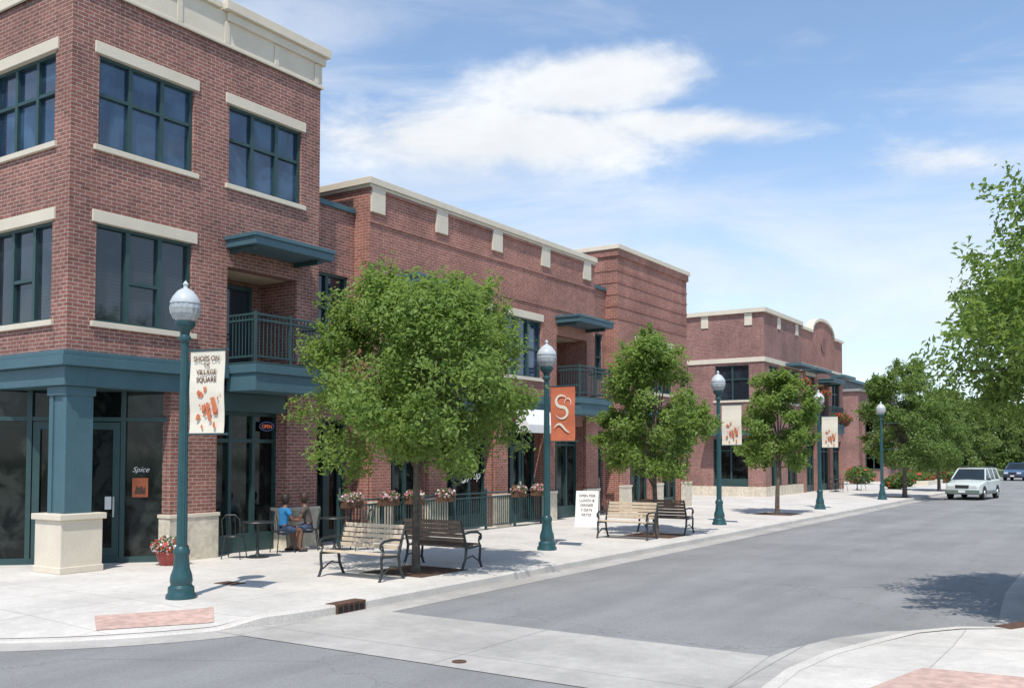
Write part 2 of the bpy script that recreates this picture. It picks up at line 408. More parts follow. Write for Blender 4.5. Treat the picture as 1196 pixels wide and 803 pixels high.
# ------------------------------------------------------------------ building helpers
class Bld:
    def __init__(s,loc,label,name='building'):
        s.off=loc; s.root=root(name,loc,label,'building')
    def add(s,mb,name,parent=None,**k):
        return mb.obj(name,parent or s.root,s.off,**k)
    def box(s,name,*a,**k):
        g=MB(); g.box(*a); return s.add(g,name,**k)
def wall(mb,F,u0,u1,z0,z1,ops,k,th=.3):
    us=sorted(set([u0,u1]+[o[0] for o in ops]+[o[1] for o in ops])); us=[u for u in us if u0<=u<=u1]
    for a,b in zip(us,us[1:]):
        um=(a+b)/2
        cuts=sorted([(o[2],o[3]) for o in ops if o[0]<um<o[1]])
        z=z0
        for c,d in cuts:
            if c>z: mb.box(a,b,-th,0,z,min(c,z1),k,F)
            z=max(z,d)
        if z<z1: mb.box(a,b,-th,0,z,z1,k,F)
def window(b,F,u0,u1,z0,z1,cols=3,hbars=(.42,),lintel=True,sill=True,mid=None,mat='glass',fr='tealdark'):
    g=MB(); g.box(u0,u1,-.17,-.15,z0,z1,mat,F); w=b.add(g,'window')
    g=MB(); t=.06
    g.box(u0,u1,-.149,-.07,z1-t,z1,fr,F); g.box(u0,u1,-.149,-.07,z0,z0+t,fr,F)
    g.box(u0,u0+t,-.149,-.07,z0+t,z1-t,fr,F); g.box(u1-t,u1,-.149,-.07,z0+t,z1-t,fr,F)
    cw=(u1-u0)/cols
    for i in range(1,cols): g.box(u0+cw*i-.045,u0+cw*i+.045,-.149,-.08,z0+t,z1-t,fr,F)
    for i in range(cols):
        if mid is not None and i not in mid: continue
        for h in hbars:
            zz=z1-(z1-z0)*h; g.box(u0+cw*i+.045,u0+cw*(i+1)-.045,-.149,-.085,zz-.032,zz+.032,fr,F)
    b.add(g,'frame',w)
    if lintel:
        g=MB(); g.box(u0-.1,u1+.1,-.1,.035,z1-.004,z1+.22,'stone',F); b.add(g,'lintel',w,bevel=.008)
    if sill:
        g=MB(); g.box(u0-.1,u1+.1,-.12,.06,z0-.1,z0+.006,'stone',F); b.add(g,'sill',w,bevel=.008)
    return w
def railing(b,xf,u0,u1,zf,parent,depth=.9):
    k='railteal'
    g=MB(); x=xf+depth-.05; zt=zf+1.0
    def rl(a,c,z,h=.02): g.box(min(a[0],c[0])-.02,max(a[0],c[0])+.02,min(a[1],c[1])-.02,max(a[1],c[1])+.02,z-h,z+h,k)
    for z in (zt,zf+.12,zt-.12):
        rl((x,u0+.04),(x,u1-.04),z); rl((xf+.05,u0+.04),(x-.045,u0+.04),z); rl((xf+.05,u1-.04),(x-.045,u1-.04),z)
    n=int((u1-u0)/.11)
    for i in range(n+1):
        y=u0+.04+(u1-u0-.08)*i/n; r=.024 if i in(0,n//2,n) else .008
        g.box(x-r,x+r,y-r,y+r,zf+(.0 if r>.02 else .141),zt-.021 if r<.02 else zt+.06,k)
    m=int(depth/.11)
    for s in(u0+.04,u1-.04):
        for i in range(1,m):
            xx=xf+.05+(x-xf-.05)*i/m; g.box(xx-.008,xx+.008,s-.008,s+.008,zf+.141,zt-.021,k)
    return b.add(g,'railing',parent)
def balcony(b,xf,u0,u1,brick='brick',zf=4.05,zt=6.12,depth=.9):
    F=FX(xf)
    g=MB(); rd=1.2
    g.box(u0-.25,u1+.25,-rd-.2,-rd,zf,zt,brick,F)
    g.box(u0-.25,u0,-rd,-.302,zf,zt,brick,F); g.box(u1,u1+.25,-rd,-.302,zf,zt,brick,F)
    g.box(u0-.25,u1+.25,-rd-.2,-.302,zt,zt+.15,'stucco',F)
    g.box(u0-.25,u1+.25,-rd-.2,-.302,zf-.2,zf,'kerb',F)
    b.add(g,'balcony_recess')
    Fb=FX(xf-rd)
    g=MB(); g.box(u0+.12,u1-.35,.02,.05,zf+.02,zt-.12,'glass',Fb); d=b.add(g,'door')
    g=MB()
    for a in(u0+.12,(u0+u1)/2-.15,u1-.43): g.box(a,a+.08,.051,.1,zf+.02,zt-.12,'tealdark',Fb)
    g.box(u0+.2,u1-.43,.051,.09,zt-.22,zt-.12,'tealdark',Fb); g.box(u0+.2,u1-.43,.051,.09,zf+.02,zf+.12,'tealdark',Fb)
    b.add(g,'frame',d)
    g=MB(); g.box(u0,u1+.1,0.004,depth,3.45,3.82,'teal',F); g.box(u0-.04,u1+.14,0.004,depth+.05,3.82,4.0,'teal',F); g.box(u0-.02,u1+.12,.004,depth+.03,4.0,zf,'tealdark',F)
    s=b.add(g,'balcony',bevel=.01)
    railing(b,xf,u0,u1+.1,zf,s,depth)
    g=MB(); g.box(u0-.05,u1+.25,.004,.92,6.50,6.66,'teal',F); g.box(u0-.09,u1+.29,.004,.96,6.66,6.74,'teal',F)
    g.box(u0+.05,u0+.13,.004,.75,6.40,6.499,'tealdark',F); g.box(u1-.1,u1-.02,.004,.75,6.40,6.499,'tealdark',F)
    b.add(g,'canopy',bevel=.008)
def storefront(b,F,u0,u1,z0,z1,cols,door=None,w=-.45,transom=.62):
    g=MB(); g.box(u0,u1,w-.03,w,z0,z1,'glassdark',F); s=b.add(g,'shop_window')
    g=MB(); fr='tealdark'; t=.07
    g.box(u0,u1,w+.001,w+.09,z1-t,z1,fr,F); g.box(u0,u1,w+.001,w+.09,z0,z0+(.12 if door is not None else .4),fr,F)
    zt=z1-transom
    g.box(u0,u1,w+.001,w+.085,zt-.04,zt+.04,fr,F)
    cw=(u1-u0)/cols
    for i in range(cols+1):
        a=u0+cw*i; g.box(max(u0,a-.045),min(u1,a+.045),w+.001,w+.095,z0,z1-.001,fr,F)
    b.add(g,'frame',s)
    if door is not None:
        for i in door:
            a=u0+cw*i
            g=MB(); dd=w+.02; A=a+.06;B=a+cw-.06
            for (p,q,r,t2) in ((A,A+.13,.03,zt-.06),(B-.13,B,.03,zt-.06),(A+.13,B-.13,zt-.2,zt-.06),(A+.13,B-.13,.03,.3)):
                g.box(p,q,dd,dd+.05,z0+r,t2 if t2>1 else z0+t2,fr,F)
            d=b.add(g,'door')
            g=MB(); g.box(B-.11,B-.08,dd+.08,dd+.11,.9,1.3,'cap',F); g.box(B-.105,B-.085,dd+.05,dd+.08,.92,.95,'cap',F);g.box(B-.105,B-.085,dd+.05,dd+.08,1.25,1.28,'cap',F); b.add(g,'handle',d)
    return s
def pier(b,F,u0,u1,z1,brick,w=0,base=.92,th=.45,name='pier'):
    g=MB(); g.box(u0,u1,w-th,w,base,z1,brick,F)
    p=b.add(g,name)
    g=MB(); g.box(u0-.04,u1+.04,w-th,w+.05,0,base-.06,'stonebase',F); g.box(u0-.06,u1+.06,w-th,w+.07,base-.06,base+.012,'stone',F)
    b.add(g,'stone_base',p,bevel=.006)
    return p

# ------------------------------------------------------------------ building 1
B1=Bld((-20,13,0),'three-storey red brick corner building with teal trim and cream cornice')
F=FX(-16.1); FS=FY(9.9)
g=MB()
ops=[(10.45,12.6,7.88,9.62),(13.5,15.62,7.88,9.62),(10.45,12.6,4.58,6.44),(13.5,15.5,4.05,6.12)]
wall(g,F,9.9,16.2,3.98,10.8,ops,'brick')
wall(g,FS,-26,-16.4,3.98,10.8,[(-18.8,-16.62,7.88,9.62),(-18.8,-16.62,4.58,6.44),(-23,-20.8,7.88,9.62),(-23,-20.8,4.58,6.44)],'brick')
g.box(-26,-16.4,15.9,16.2,0,10.8,'brick')
g.box(-26.3,-26,9.9,16.2,0,10.8,'brick')
B1.add(g,'wall')
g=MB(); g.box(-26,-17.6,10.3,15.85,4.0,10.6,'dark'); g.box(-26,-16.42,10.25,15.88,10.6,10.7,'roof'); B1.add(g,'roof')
for z0,z1,md,hb,gm in((7.88,9.62,None,(.42,),'glass_skyrefl'),(4.58,6.44,(1,),(.55,),'glass')):
    window(B1,F,10.45,12.6,z0,z1,3,hb,mid=md,mat=gm)
    window(B1,FS,-18.8,-16.62,z0,z1,3,hb,mid=md,mat=gm)
    window(B1,FS,-23,-20.8,z0,z1,3,hb,mid=md,mat=gm)
window(B1,F,13.5,15.62,7.88,9.62,3,(.42,),mat='glass_skyrefl')
g=MB()
g.box(-26,-16.06,9.86,16.22,10.8,11.55,'stone')
g.box(-26.02,-16.03,9.83,16.25,10.8,10.87,'stone')
for y in (10.4,12.1,13.3,14.7,15.95): g.box(-16.059,-16.035,y,y+.14,10.872,11.34,'stone')
for x in (-17,-18.6,-20.2,-21.8,-23.4): g.box(x-.14,x,9.836,9.859,10.872,11.34,'stone')
g.box(-26.02,-15.98,9.78,13.2,11.551,11.68,'stone')
g.box(-20,-15.99,13.35,16.28,11.36,11.549,'stone'); g.box(-20,-15.9,13.25,16.36,11.551,11.76,'stone')
B1.add(g,'cornice',bevel=.012)
g=MB()
g.box(-26,-16.04,9.84,10.3,3.37,3.72,'teal'); g.box(-26,-15.92,9.72,10.3,3.722,3.9,'teal'); g.box(-26,-15.96,9.76,10.25,3.902,4.0,'teal')
g.box(-16.4,-16.04,10.3,13.42,3.37,3.72,'teal'); g.box(-16.4,-15.92,10.3,13.44,3.722,3.9,'teal'); g.box(-16.38,-15.96,10.25,13.44,3.902,4.0,'teal')
B1.add(g,'beam',bevel=.01)
g=MB(); g.box(-26,-16.4,10.3,15.9,3.45,3.6,'stucco'); B1.add(g,'soffit')
g=MB(); cx,cy=-16.42,10.22
g.box(cx-.24,cx+.24,cy-.24,cy+.24,1.0,3.37,'teal'); g.box(cx-.27,cx-.15,cy-.27,cy+.27,1.02,3.36,'teal'); g.box(cx+.15,cx+.27,cy-.27,cy+.27,1.02,3.36,'teal')
g.box(cx-.3,cx+.3,cy-.3,cy+.3,3.2,3.365,'teal')
c=B1.add(g,'column',bevel=.008)
g=MB(); g.box(cx-.41,cx+.41,cy-.41,cy+.41,0,.95,'stone'); g.box(cx-.43,cx+.43,cy-.43,cy+.43,0,.12,'stone'); g.box(cx-.46,cx+.46,cy-.46,cy+.46,.95,1.06,'stone'); B1.add(g,'stone_base',c,bevel=.012)
FCH=FD((-19.3,9.2),(1,1))
storefront(B1,FCH,0,4.3,0,3.44,5,door=(0,2,3),w=0)
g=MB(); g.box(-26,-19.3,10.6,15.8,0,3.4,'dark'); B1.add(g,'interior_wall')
pier(B1,F,12.15,13.28,3.37,'brick',base=.92)
pier(B1,F,15.25,16.19,3.45,'brick')
g=MB(); g.box(13.28,15.25,-.46,-.02,3.05,3.44,'tealdark',F); B1.add(g,'header')
storefront(B1,F,13.28,15.25,0,3.05,3)
storefront(B1,FS,-25.5,-19.3,0,3.05,5)
balcony(B1,-16.1,13.5,15.5)
g=MB(); g.prismF([(14.92+.22*math.cos(2*math.pi*i/24),2.76+.11*math.sin(2*math.pi*i/24)) for i in range(24)],-.33,-.31,'dark',F)
g.tube([F(14.92+.21*math.cos(2*math.pi*i/24),-.30,2.76+.10*math.sin(2*math.pi*i/24)) for i in range(25)],.006,'neonb',6)
ns=B1.add(g,'neon_sign'); text('OPEN',.115,'neon',(-16.395,14.92,2.72),R_(90),ns,'lettering',B1.off)
pu=3.76
g=MB(); g.box(pu-.15,pu+.15,.012,.018,1.28,1.66,'orangeink',FCH); po=B1.add(g,'window_poster')
g=MB(); g.prismF([(pu-.1+.2*i/6,1.40+.12*abs(math.sin(i*1.3))) for i in range(7)]+[(pu+.1,1.34),(pu-.1,1.34)],.0185,.021,'ink',FCH); B1.add(g,'poster_picture',po)
u=FCH(pu,.014,1.78); text('Spice',.15,'white',u,R_(45),po,'lettering',B1.off,shear=.4)
g=MB(); g.box(3.12,3.24,.096,.1,1.05,1.3,'white',FCH); B1.add(g,'door_notice')

def linkwall(y0,y1,lab):
    b=Bld((-17,(y0+y1)/2,0),lab)
    FL=FX(-16.62)
    g=MB(); wall(g,FL,y0,y1,0,8.25,[(y0+.2,y1-.2,4.9,6.6),(y0+.2,y1-.2,0,3.0)],'brick'); g.box(-26,-16.93,y0,y1,8.0,8.2,'roof'); b.add(g,'wall')
    g=MB(); g.box(y0+.01,y1-.01,-.35,.08,8.252,8.38,'teal',FL); b.add(g,'coping')
    window(b,FL,y0+.2,y1-.2,4.9,6.6,2,(.5,),lintel=False,sill=False)
    storefront(b,FL,y0+.2,y1-.2,0,3.0,2,door=(1,),w=-.2)
linkwall(16.21,17.95,'narrow recessed brick link with teal coping')
linkwall(29.89,31.64,'narrow recessed brick link with teal gutter')

# ------------------------------------------------------------------ building 2
B2=Bld((-20,24,0),'long two-storey red brick shop building with cream coping and balconies')
g=MB(); y0,y1=17.97,29.87; ZT=8.95
ops=[(21.3,23.35,4.58,6.44),(24.15,26.25,4.58,6.44),(18.8,20.7,4.05,6.12),(27.2,29.3,4.05,6.12)]
ops+=[(18.75,20.2,0,3.1),(21.1,23.4,0,3.1),(24.15,26.2,0,3.1),(26.95,28.95,0,3.1)]
wall(g,F,y0,y1,0,ZT,ops,'brick2')
g.box(-26,-16.4,y0,y0+.3,0,ZT,'brick2'); g.box(-26,-16.4,y1-.3,y1,0,ZT,'brick2'); g.box(-26.3,-26,y0,y1,0,ZT,'brick2')
B2.add(g,'wall')
g=MB(); g.box(y0,y1,0.002,.03,7.98,8.06,'brick2',F); g.box(y0,y1,.002,.025,6.95,7.02,'brick2',F); g.box(y0,y1,.002,.05,8.80,ZT-.075,'brick2',F); B2.add(g,'string_course')
g=MB(); g.box(-26.2,-15.98,y0-.12,y1+.02,ZT,ZT+.17,'stone'); g.box(-26.2,-16.03,y0-.07,y1,ZT-.07,ZT-.001,'stone'); B2.add(g,'coping',bevel=.01)
for yy in (17.99,20.65,23.4,26.2,29.0):
    g=MB(); g.box(yy,yy+.5,.002,.07,8.26,ZT-.072,'stone',F); B2.add(g,'stone_panel')
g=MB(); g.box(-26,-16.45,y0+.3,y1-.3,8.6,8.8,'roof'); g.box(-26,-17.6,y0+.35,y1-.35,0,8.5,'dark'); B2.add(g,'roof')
window(B2,F,21.3,23.35,4.58,6.44,3,(.5,),mat='glass_skyrefl'); window(B2,F,24.15,26.25,4.58,6.44,3,(.5,),mat='glass_skyrefl')
balcony(B2,-16.1,18.8,20.7,'brick2'); balcony(B2,-16.1,27.2,29.3,'brick2')
for a,c in((21.1,23.4),(24.15,26.2),(26.95,28.95),(18.75,20.2)): storefront(B2,F,a,c,0,3.1,3,door=(1,) if a in(24.15,) else None,w=-.35)
for a,c in((17.98,18.7),(20.25,21.05),(23.45,24.1),(26.25,26.9),(29.0,29.86)): pier(B2,F,a,c,3.35,'brick2',w=.12,th=.1,base=.95)
g=MB(); g.box(20.75,27.15,.13,.2,3.36,3.98,'teal',F); g.box(20.75,27.15,.2,.27,3.75,3.96,'teal',F); g.box(20.75,27.15,.003,.129,3.4,3.94,'tealdark',F); B2.add(g,'beam')
g=MB(); g.addf([F(24.3,.28,3.55),F(26.2,.28,3.55),F(26.2,.75,3.05),F(24.3,.75,3.05),F(26.2,.75,2.8),F(24.3,.75,2.8),F(24.3,.28,2.8),F(26.2,.28,2.8)],[(0,1,2,3),(3,2,4,5),(0,3,5,6),(1,7,4,2)],'white'); B2.add(g,'awning')
text('S',.72,'white',(-16.34,22.3,1.32),R_(90),B2.root,'window_lettering',B2.off,shear=.3)
text('yrup',.36,'white',(-16.34,22.82,1.42),R_(90),B2.root,'window_lettering',B2.off,shear=.3)
# ------------------------------------------------------------------ building 3
B3=Bld((-20,35,0),'tall red brick block with banded parapet and cream coping')
y0,y1=31.66,38.15; ZT=9.8
g=MB(); wall(g,F,y0,y1,0,ZT,[(33.2,36.6,4.6,6.5),(32.5,34.5,0,3.1),(35.3,37.3,0,3.1)],'brick2')
g.box(-26,-16.4,y0,y0+.3,0,ZT,'brick2'); g.box(-26,-16.4,y1-.3,y1,0,ZT,'brick2'); g.box(-26.3,-26,y0,y1,0,ZT,'brick2'); B3.add(g,'wall')
for z in(7.2,7.65,8.1,8.55,9.0):
    g=MB(); g.box(-26,-16.08,y0-.02,y1+.02,z,z+.07,'brick2'); B3.add(g,'string_course')
g=MB(); g.box(-26,-16.03,y0-.07,y1+.07,9.55,ZT-.004,'brick2'); B3.add(g,'string_course')
g=MB(); g.box(-26.2,-15.97,y0-.13,y1+.13,ZT,ZT+.17,'stone'); B3.add(g,'coping',bevel=.01)
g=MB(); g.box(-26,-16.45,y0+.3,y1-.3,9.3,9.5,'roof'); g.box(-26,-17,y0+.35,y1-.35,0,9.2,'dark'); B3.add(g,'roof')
window(B3,F,33.2,36.6,4.6,6.5,4,(.4,))
for a,c in((32.5,34.5),(35.3,37.3)): storefront(B3,F,a,c,0,3.1,3,w=-.3)
for a,c in((31.7,32.4),(34.55,35.25),(37.4,38.12)): pier(B3,F,a,c,3.2,'brick2',w=.12,th=.1,base=1.0)
g=MB(); g.box(31.9,38,.13,.24,3.3,3.9,'teal',F); B3.add(g,'beam')
# ------------------------------------------------------------------ building 4
B4=Bld((-20,51,0),'two-storey brick corner building with cream band and dark windows')
y0,y1=48.2,54.7; ZT=9.55; F4=FY(48.2)
g=MB()
wall(g,F4,-32,-16.4,0,ZT,[(-18.75,-16.9,5.0,6.85),(-22.6,-20.3,5.0,6.85),(-18.9,-17.0,.5,3.0),(-22.6,-20.3,.5,3.0)],'brickmauve')
wall(g,F,y0,y1,0,ZT,[(49.0,50.6,5.0,6.85),(51.8,54.0,5.0,6.85),(49.2,51.2,0,3.0),(52,54,0,3.0)],'brickmauve')
g.box(-32,-16.4,y1-.3,y1,0,ZT,'brickmauve'); B4.add(g,'wall')
g=MB(); g.box(-32,-15.95,y0-.15,y1,ZT,ZT+.22,'stone'); B4.add(g,'coping')
g=MB(); g.box(-32,-16.04,y0-.06,y1-.01,6.98,7.22,'stone'); B4.add(g,'stone_band')
for a,c in((-17.1,-16.7),(-19.5,-19.1)): B4.box('stone_panel',a,c,y0-.05,y0-.002,8.9,ZT-.02,'stone')
for a,c in((50.4,50.9),(53.6,54.1)):
    g=MB(); g.box(a,c,.003,.05,8.9,ZT-.02,'stone',F); B4.add(g,'stone_panel')
g=MB(); g.box(-32,-16.04,y0-.06,y1-.01,0.001,.499,'stonebase'); B4.add(g,'plinth')
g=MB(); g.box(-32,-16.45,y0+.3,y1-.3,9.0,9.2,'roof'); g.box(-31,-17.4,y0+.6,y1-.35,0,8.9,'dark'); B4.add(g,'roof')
for a,c in((-18.75,-16.9),(-22.6,-20.3)): window(B4,F4,a,c,5.0,6.85,2,(.4,),lintel=False)
for a,c in((49.0,50.6),(51.8,54.0)): window(B4,F,a,c,5.0,6.85,2,(.4,),lintel=False)
for a,c in((-18.9,-17.0),(-22.6,-20.3)): storefront(B4,F4,a,c,.5,3.0,2,w=-.2)
for a,c in((49.2,51.2),(52,54)): storefront(B4,F,a,c,0,3.0,2,w=-.2)
g=MB(); g.box(-19.2,-16.7,y0-.9,y0-.07,3.15,3.4,'teal'); B4.add(g,'canopy')
g=MB(); g.box(51.6,54.3,.004,.9,7.0,7.15,'teal',F); B4.add(g,'canopy')
# ------------------------------------------------------------------ building 5
B5=Bld((-20,59,0),'two-storey red brick building with curved gable and balconies')
y0,y1=54.72,63.8; ZT=9.4
g=MB(); wall(g,F,y0,y1,0,ZT,[(55.6,57.4,4.8,6.8),(58.2,60.4,4.05,6.6),(61.2,63,4.8,6.8),(55.5,57.5,0,3),(58,60.6,0,3),(61.2,63.2,0,3)],'brick2')
arcp=[(57.0,ZT)]+[(59.3+2.3*math.cos(math.pi-math.pi*i/14),ZT+.15+.75*math.sin(math.pi*i/14)) for i in range(15)]+[(61.6,ZT)]
g.prismF(arcp,-.3,0,'brick2',F)
g.box(-30,-16.4,y1-.3,y1,0,ZT,'brick2'); B5.add(g,'wall')
g=MB()
for i in range(14):
    a0=math.pi-math.pi*i/14;a1=math.pi-math.pi*(i+1)/14
    p=[(59.3+r*math.cos(a),ZT+.15+r2*math.sin(a)) for r,r2,a in((2.3,.75,a0),(2.3,.75,a1),(2.45,.92,a1),(2.45,.92,a0))]
    g.prismF(p,-.35,.1,'stone',F)
g.box(y0,56.85,-.35,.12,ZT,ZT+.16,'stone',F); g.box(61.75,y1,-.35,.12,ZT,ZT+.16,'stone',F); B5.add(g,'cornice')
g=MB(); g.box(y0+.01,y1-.01,.003,.05,7.3,7.45,'stone',F); B5.add(g,'stone_band')
g=MB(); g.prismF([(59.3+.5*math.cos(2*math.pi*i/16),8.9+.5*math.sin(2*math.pi*i/16)) for i in range(16)],.003,.05,'brickdark',F); B5.add(g,'round_panel')
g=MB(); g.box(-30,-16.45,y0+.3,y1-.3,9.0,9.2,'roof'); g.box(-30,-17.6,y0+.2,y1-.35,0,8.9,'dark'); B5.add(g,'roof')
for a,c in((55.6,57.4),(61.2,63)): window(B5,F,a,c,4.8,6.8,2,(.4,))
balcony(B5,-16.1,58.2,60.4,'brick2',zt=6.4)
for a,c in((55.5,57.5),(58,60.6),(61.2,63.2)): storefront(B5,F,a,c,0,3.0,3,w=-.25)
for a,c in((54.8,57.8),(60.9,63.6)):
    g=MB(); g.box(a,c,.004,.9,7.0,7.15,'teal',F); B5.add(g,'canopy')
B6=Bld((-22,86,0),'distant brick and grey building with stepped roofs')
g=MB(); g.box(-34,-21.2,80,95,0,8.6,'grey'); g.box(-21.19,-19.2,81,95,0,7.4,'brickmauve'); g.box(-19.19,-17.2,82,94,0,6.2,'brickmauve'); B6.add(g,'wall')
g=MB(); g.box(-34.2,-21.0,79.8,95.2,8.6,8.85,'teal'); g.box(-20.99,-19.0,80.8,95.2,7.4,7.6,'greyl'); g.box(-18.99,-17,81.8,94.2,6.2,6.4,'greyl'); B6.add(g,'roof')
for z in(1,4.0):
    for i in range(4): window(B6,FX(-17.05 ),83+i*2.8,84.8+i*2.8,z,z+1.6,2,(.4,),lintel=False,sill=False)
    window(B6,FY(79.85),-24.5,-22.2,z+.8,z+2.6,2,(.4,),lintel=False,sill=False); window(B6,FY(81.85),-18.9,-17.6,z,z+1.6,2,(.4,),lintel=False,sill=False)

# ------------------------------------------------------------------ trees
def rnd_leaves(C,N,rng,size,flat=.5,asp=.45):
    n=len(C)
    d=rng.normal(size=(n,3)); d/=np.linalg.norm(d,axis=1)[:,None]
    up=rng.normal(size=(n,3))*.8+N*1.0; up/=np.linalg.norm(up,axis=1)[:,None]
    a=np.cross(up,d); a/=np.maximum(np.linalg.norm(a,axis=1)[:,None],1e-6)
    b=np.cross(up,a)
    s=size*(.65+.7*rng.random(n))[:,None]
    droop=up*s*.18
    v=np.empty((n,4,3)); v[:,0]=C-a*s*.5-droop; v[:,1]=C-b*s*asp*.5; v[:,2]=C+a*s*.5-droop; v[:,3]=C+b*s*asp*.5
    return v.reshape(-1,3)
def quadmesh(name,V,mats,idx=None):
    n=len(V)//4
    me=bpy.data.meshes.new(name)
    me.vertices.add(n*4); me.vertices.foreach_set('co',V.ravel())
    me.loops.add(n*4); me.loops.foreach_set('vertex_index',np.arange(n*4))
    me.polygons.add(n); me.polygons.foreach_set('loop_start',np.arange(n)*4); me.polygons.foreach_set('loop_total',np.full(n,4))
    for k in mats: me.materials.append(M[k])
    if idx is not None: me.polygons.foreach_set('material_index',idx)
    me.update(calc_edges=True); me.validate()
    return me
def prof(t,tw=.3):
    if t>tw: return math.sqrt(max(0,1-((t-tw)/(1-tw))**2))**.85
    return .60+.40*math.sin(t/tw*math.pi/2)
def make_tree(seed,R,zb,zt,ncl,per,leaf,mat,label,loc,trunk_r=.09,group='young trees along the pavement',rz=0,lump=1.0):
    rng=np.random.default_rng(seed); rr=random.Random(seed)
    r=root('tree',loc,label,'tree',group)
    ph=[rr.uniform(0,6.28) for _ in range(4)]
    cl=[]
    while len(cl)<ncl:
        t=rr.random()**.9; a=rr.uniform(0,2*math.pi)
        env=R*prof(t)*(1+lump*(.07*math.sin(3*a+ph[0]+t*4)+.06*math.sin(5*a+ph[1])+.05*math.sin(7*a+9*t+ph[2])))
        q=rr.random()**.42
        rad=env*q*.9
        cl.append((rad*math.cos(a),rad*math.sin(a),zb+.15+(zt-zb-.3)*t+rr.uniform(-.1,.1),q))
    Vs=[]
    H=zt-zb
    for (x,y,z,q) in cl:
        rc=rr.uniform(.25,.42)*R/2.3*1.1
        n=int(per*rr.uniform(.5,1.4))
        o=rng.normal(size=(n,3)); o/=np.linalg.norm(o,axis=1)[:,None]; o*=(rng.random(n)**.5)[:,None]*rc*1.35
        o[:,2]*=.8
        C=np.array([x,y,z])+o
        out=np.array([x,y,(z-(zb+H*.4))])/ (R); Nn=np.tile(out*.9+np.array([0,0,.8]),(n,1))+o/rc*.6
        Vs.append(rnd_leaves(C,Nn,rng,leaf))
    for _ in range(int(ncl*1.6)):
        x,y,z,q=rr.choice(cl)
        if q<.7: continue
        d=Vector((x,y,(z-(zb+H*.35))*.9)).normalized(); d=(d+Vector((rr.uniform(-.5,.5),rr.uniform(-.5,.5),rr.uniform(-.3,.6)))).normalized()
        L=rr.uniform(.3,.62)*R/2.3
        k=int(per*.15); tt=rng.random(k)
        C=np.array([x,y,z])+np.outer(tt*L+.1,np.array(d))+rng.normal(size=(k,3))*.05*R/2.3
        Vs.append(rnd_leaves(C,np.tile(np.array([0,0,1.]),(k,1)),rng,leaf))
    V=np.concatenate(Vs)
    me=quadmesh('crown',V,[mat]); o=bpy.data.objects.new('crown',me); COL.objects.link(o); o.parent=r
    g=MB()
    lean=rr.uniform(-.06,.06)
    tp=[(0,0,-.02),(lean*.3,0,zb*.5),(lean,.02,zb*.95),(lean*1.3,.0,zb+H*.35),(lean,0,zb+H*.7)]
    g.tube([(0,0,0),(0,0,.12)],[trunk_r*1.5,trunk_r*1.12],'bark',10)
    g.tube(tp,[trunk_r*1.15,trunk_r,trunk_r*.85,trunk_r*.5,trunk_r*.2],'bark',10)
    for i in range(16):
        x,y,z,q=cl[i*len(cl)//16]
        z0=zb*.85+rr.random()*H*.4; z0=min(z0,z-.1)
        g.tube([(lean,0,z0),(x*.45,y*.45,z0+(z-z0)*.6),(x,y,z)],[trunk_r*.4,trunk_r*.25,.01],'bark',6)
    g.obj('trunk',r,smooth=True)
    r.rotation_euler[2]=rz
    return r
T1=make_tree(3,2.3,1.85,5.38,170,280,.100,'leaf','leafy green street tree with slim trunk between two benches',(-11.1,13.7,0),.07)
T2=make_tree(12,1.62,1.45,5.35,110,230,.11,'leaf','upright leafy street tree beside a pair of benches',(-10.75,23.3,0),.075)
T3=make_tree(19,1.6,1.6,5.15,95,210,.125,'leaf','small round street tree beside a lamp',(-11.0,34.2,0),.075)
T4=make_tree(23,2.4,1.4,6.7,105,240,.16,'leaf2','full dark green street tree near parked car',(-10.0,51.5,0),.11,lump=.6)
T5=copy_thing(T4,(-10.1,62,0),2.1,.85)
GR='trees across the street'
T6=make_tree(33,3.25,2.35,6.35,185,560,.105,'leaf','leafy tree with airy branches overhanging the road',(.7,15.2,0),.12,group=GR,lump=1.1)
copy_thing(T4,(3.0,26,0),1.3,1.0,'leafy street tree on the opposite pavement')['group']=GR
copy_thing(T4,(3.0,40,0),2.6,1.0,'leafy street tree on the opposite pavement')['group']=GR
fart=make_tree(41,2.9,.9,7.4,80,200,.3,'leaf3','distant light green tree at the end of the street',(-14.5,104,-.1),.14,group='distant trees')
far=[(-19.5,112,1.0),(-11,120,1.05),(-5,118,.9),(-26,116,1.1),(-32,112,1.0),(0,126,1.25),(-15,131,1.3),(6,124,1.2),(-38,120,1.3),(12,118,1.1),(-9.0,138,1.45),(-22,142,1.5)]
for i,(x,y,s) in enumerate(far): copy_thing(fart,(x,y,-.12),i*1.3,s)
rng=np.random.default_rng(77); Cs=[]
for k in range(260):
    x=rng.uniform(-95,70); y=rng.uniform(140,158); top=rng.uniform(4,9.5)
    n=70; o=rng.normal(size=(n,3)); o/=np.linalg.norm(o,axis=1)[:,None]; o*=(rng.random(n)**.4)[:,None]*np.array([3.2,2.5,top*.45])
    Cs.append(np.array([x,y,top*.5])+o)
Cs=np.concatenate(Cs); me=quadmesh('woodland',rnd_leaves(Cs,np.tile(np.array([0,-.5,.8]),(len(Cs),1)),rng,1.3,asp=.7),['leaf3'])
o=bpy.data.objects.new('woodland',me); COL.objects.link(o); o['kind']='stuff'; tag(o,'distant band of green trees closing the street','trees')
for i,(x,y) in enumerate(((-11.1,13.7),(-10.75,23.3),(-11.0,34.2),(-10.45,51.5),(-10.45,62))):
    g=MB(); g.addf([(x-.7,y-.7,.006),(x+.7,y-.7,.006),(x+.7,y+.7,.006),(x-.7,y+.7,.006)],[(0,1,2,3)],'mulch'); struct(g.obj('tree_pit'))

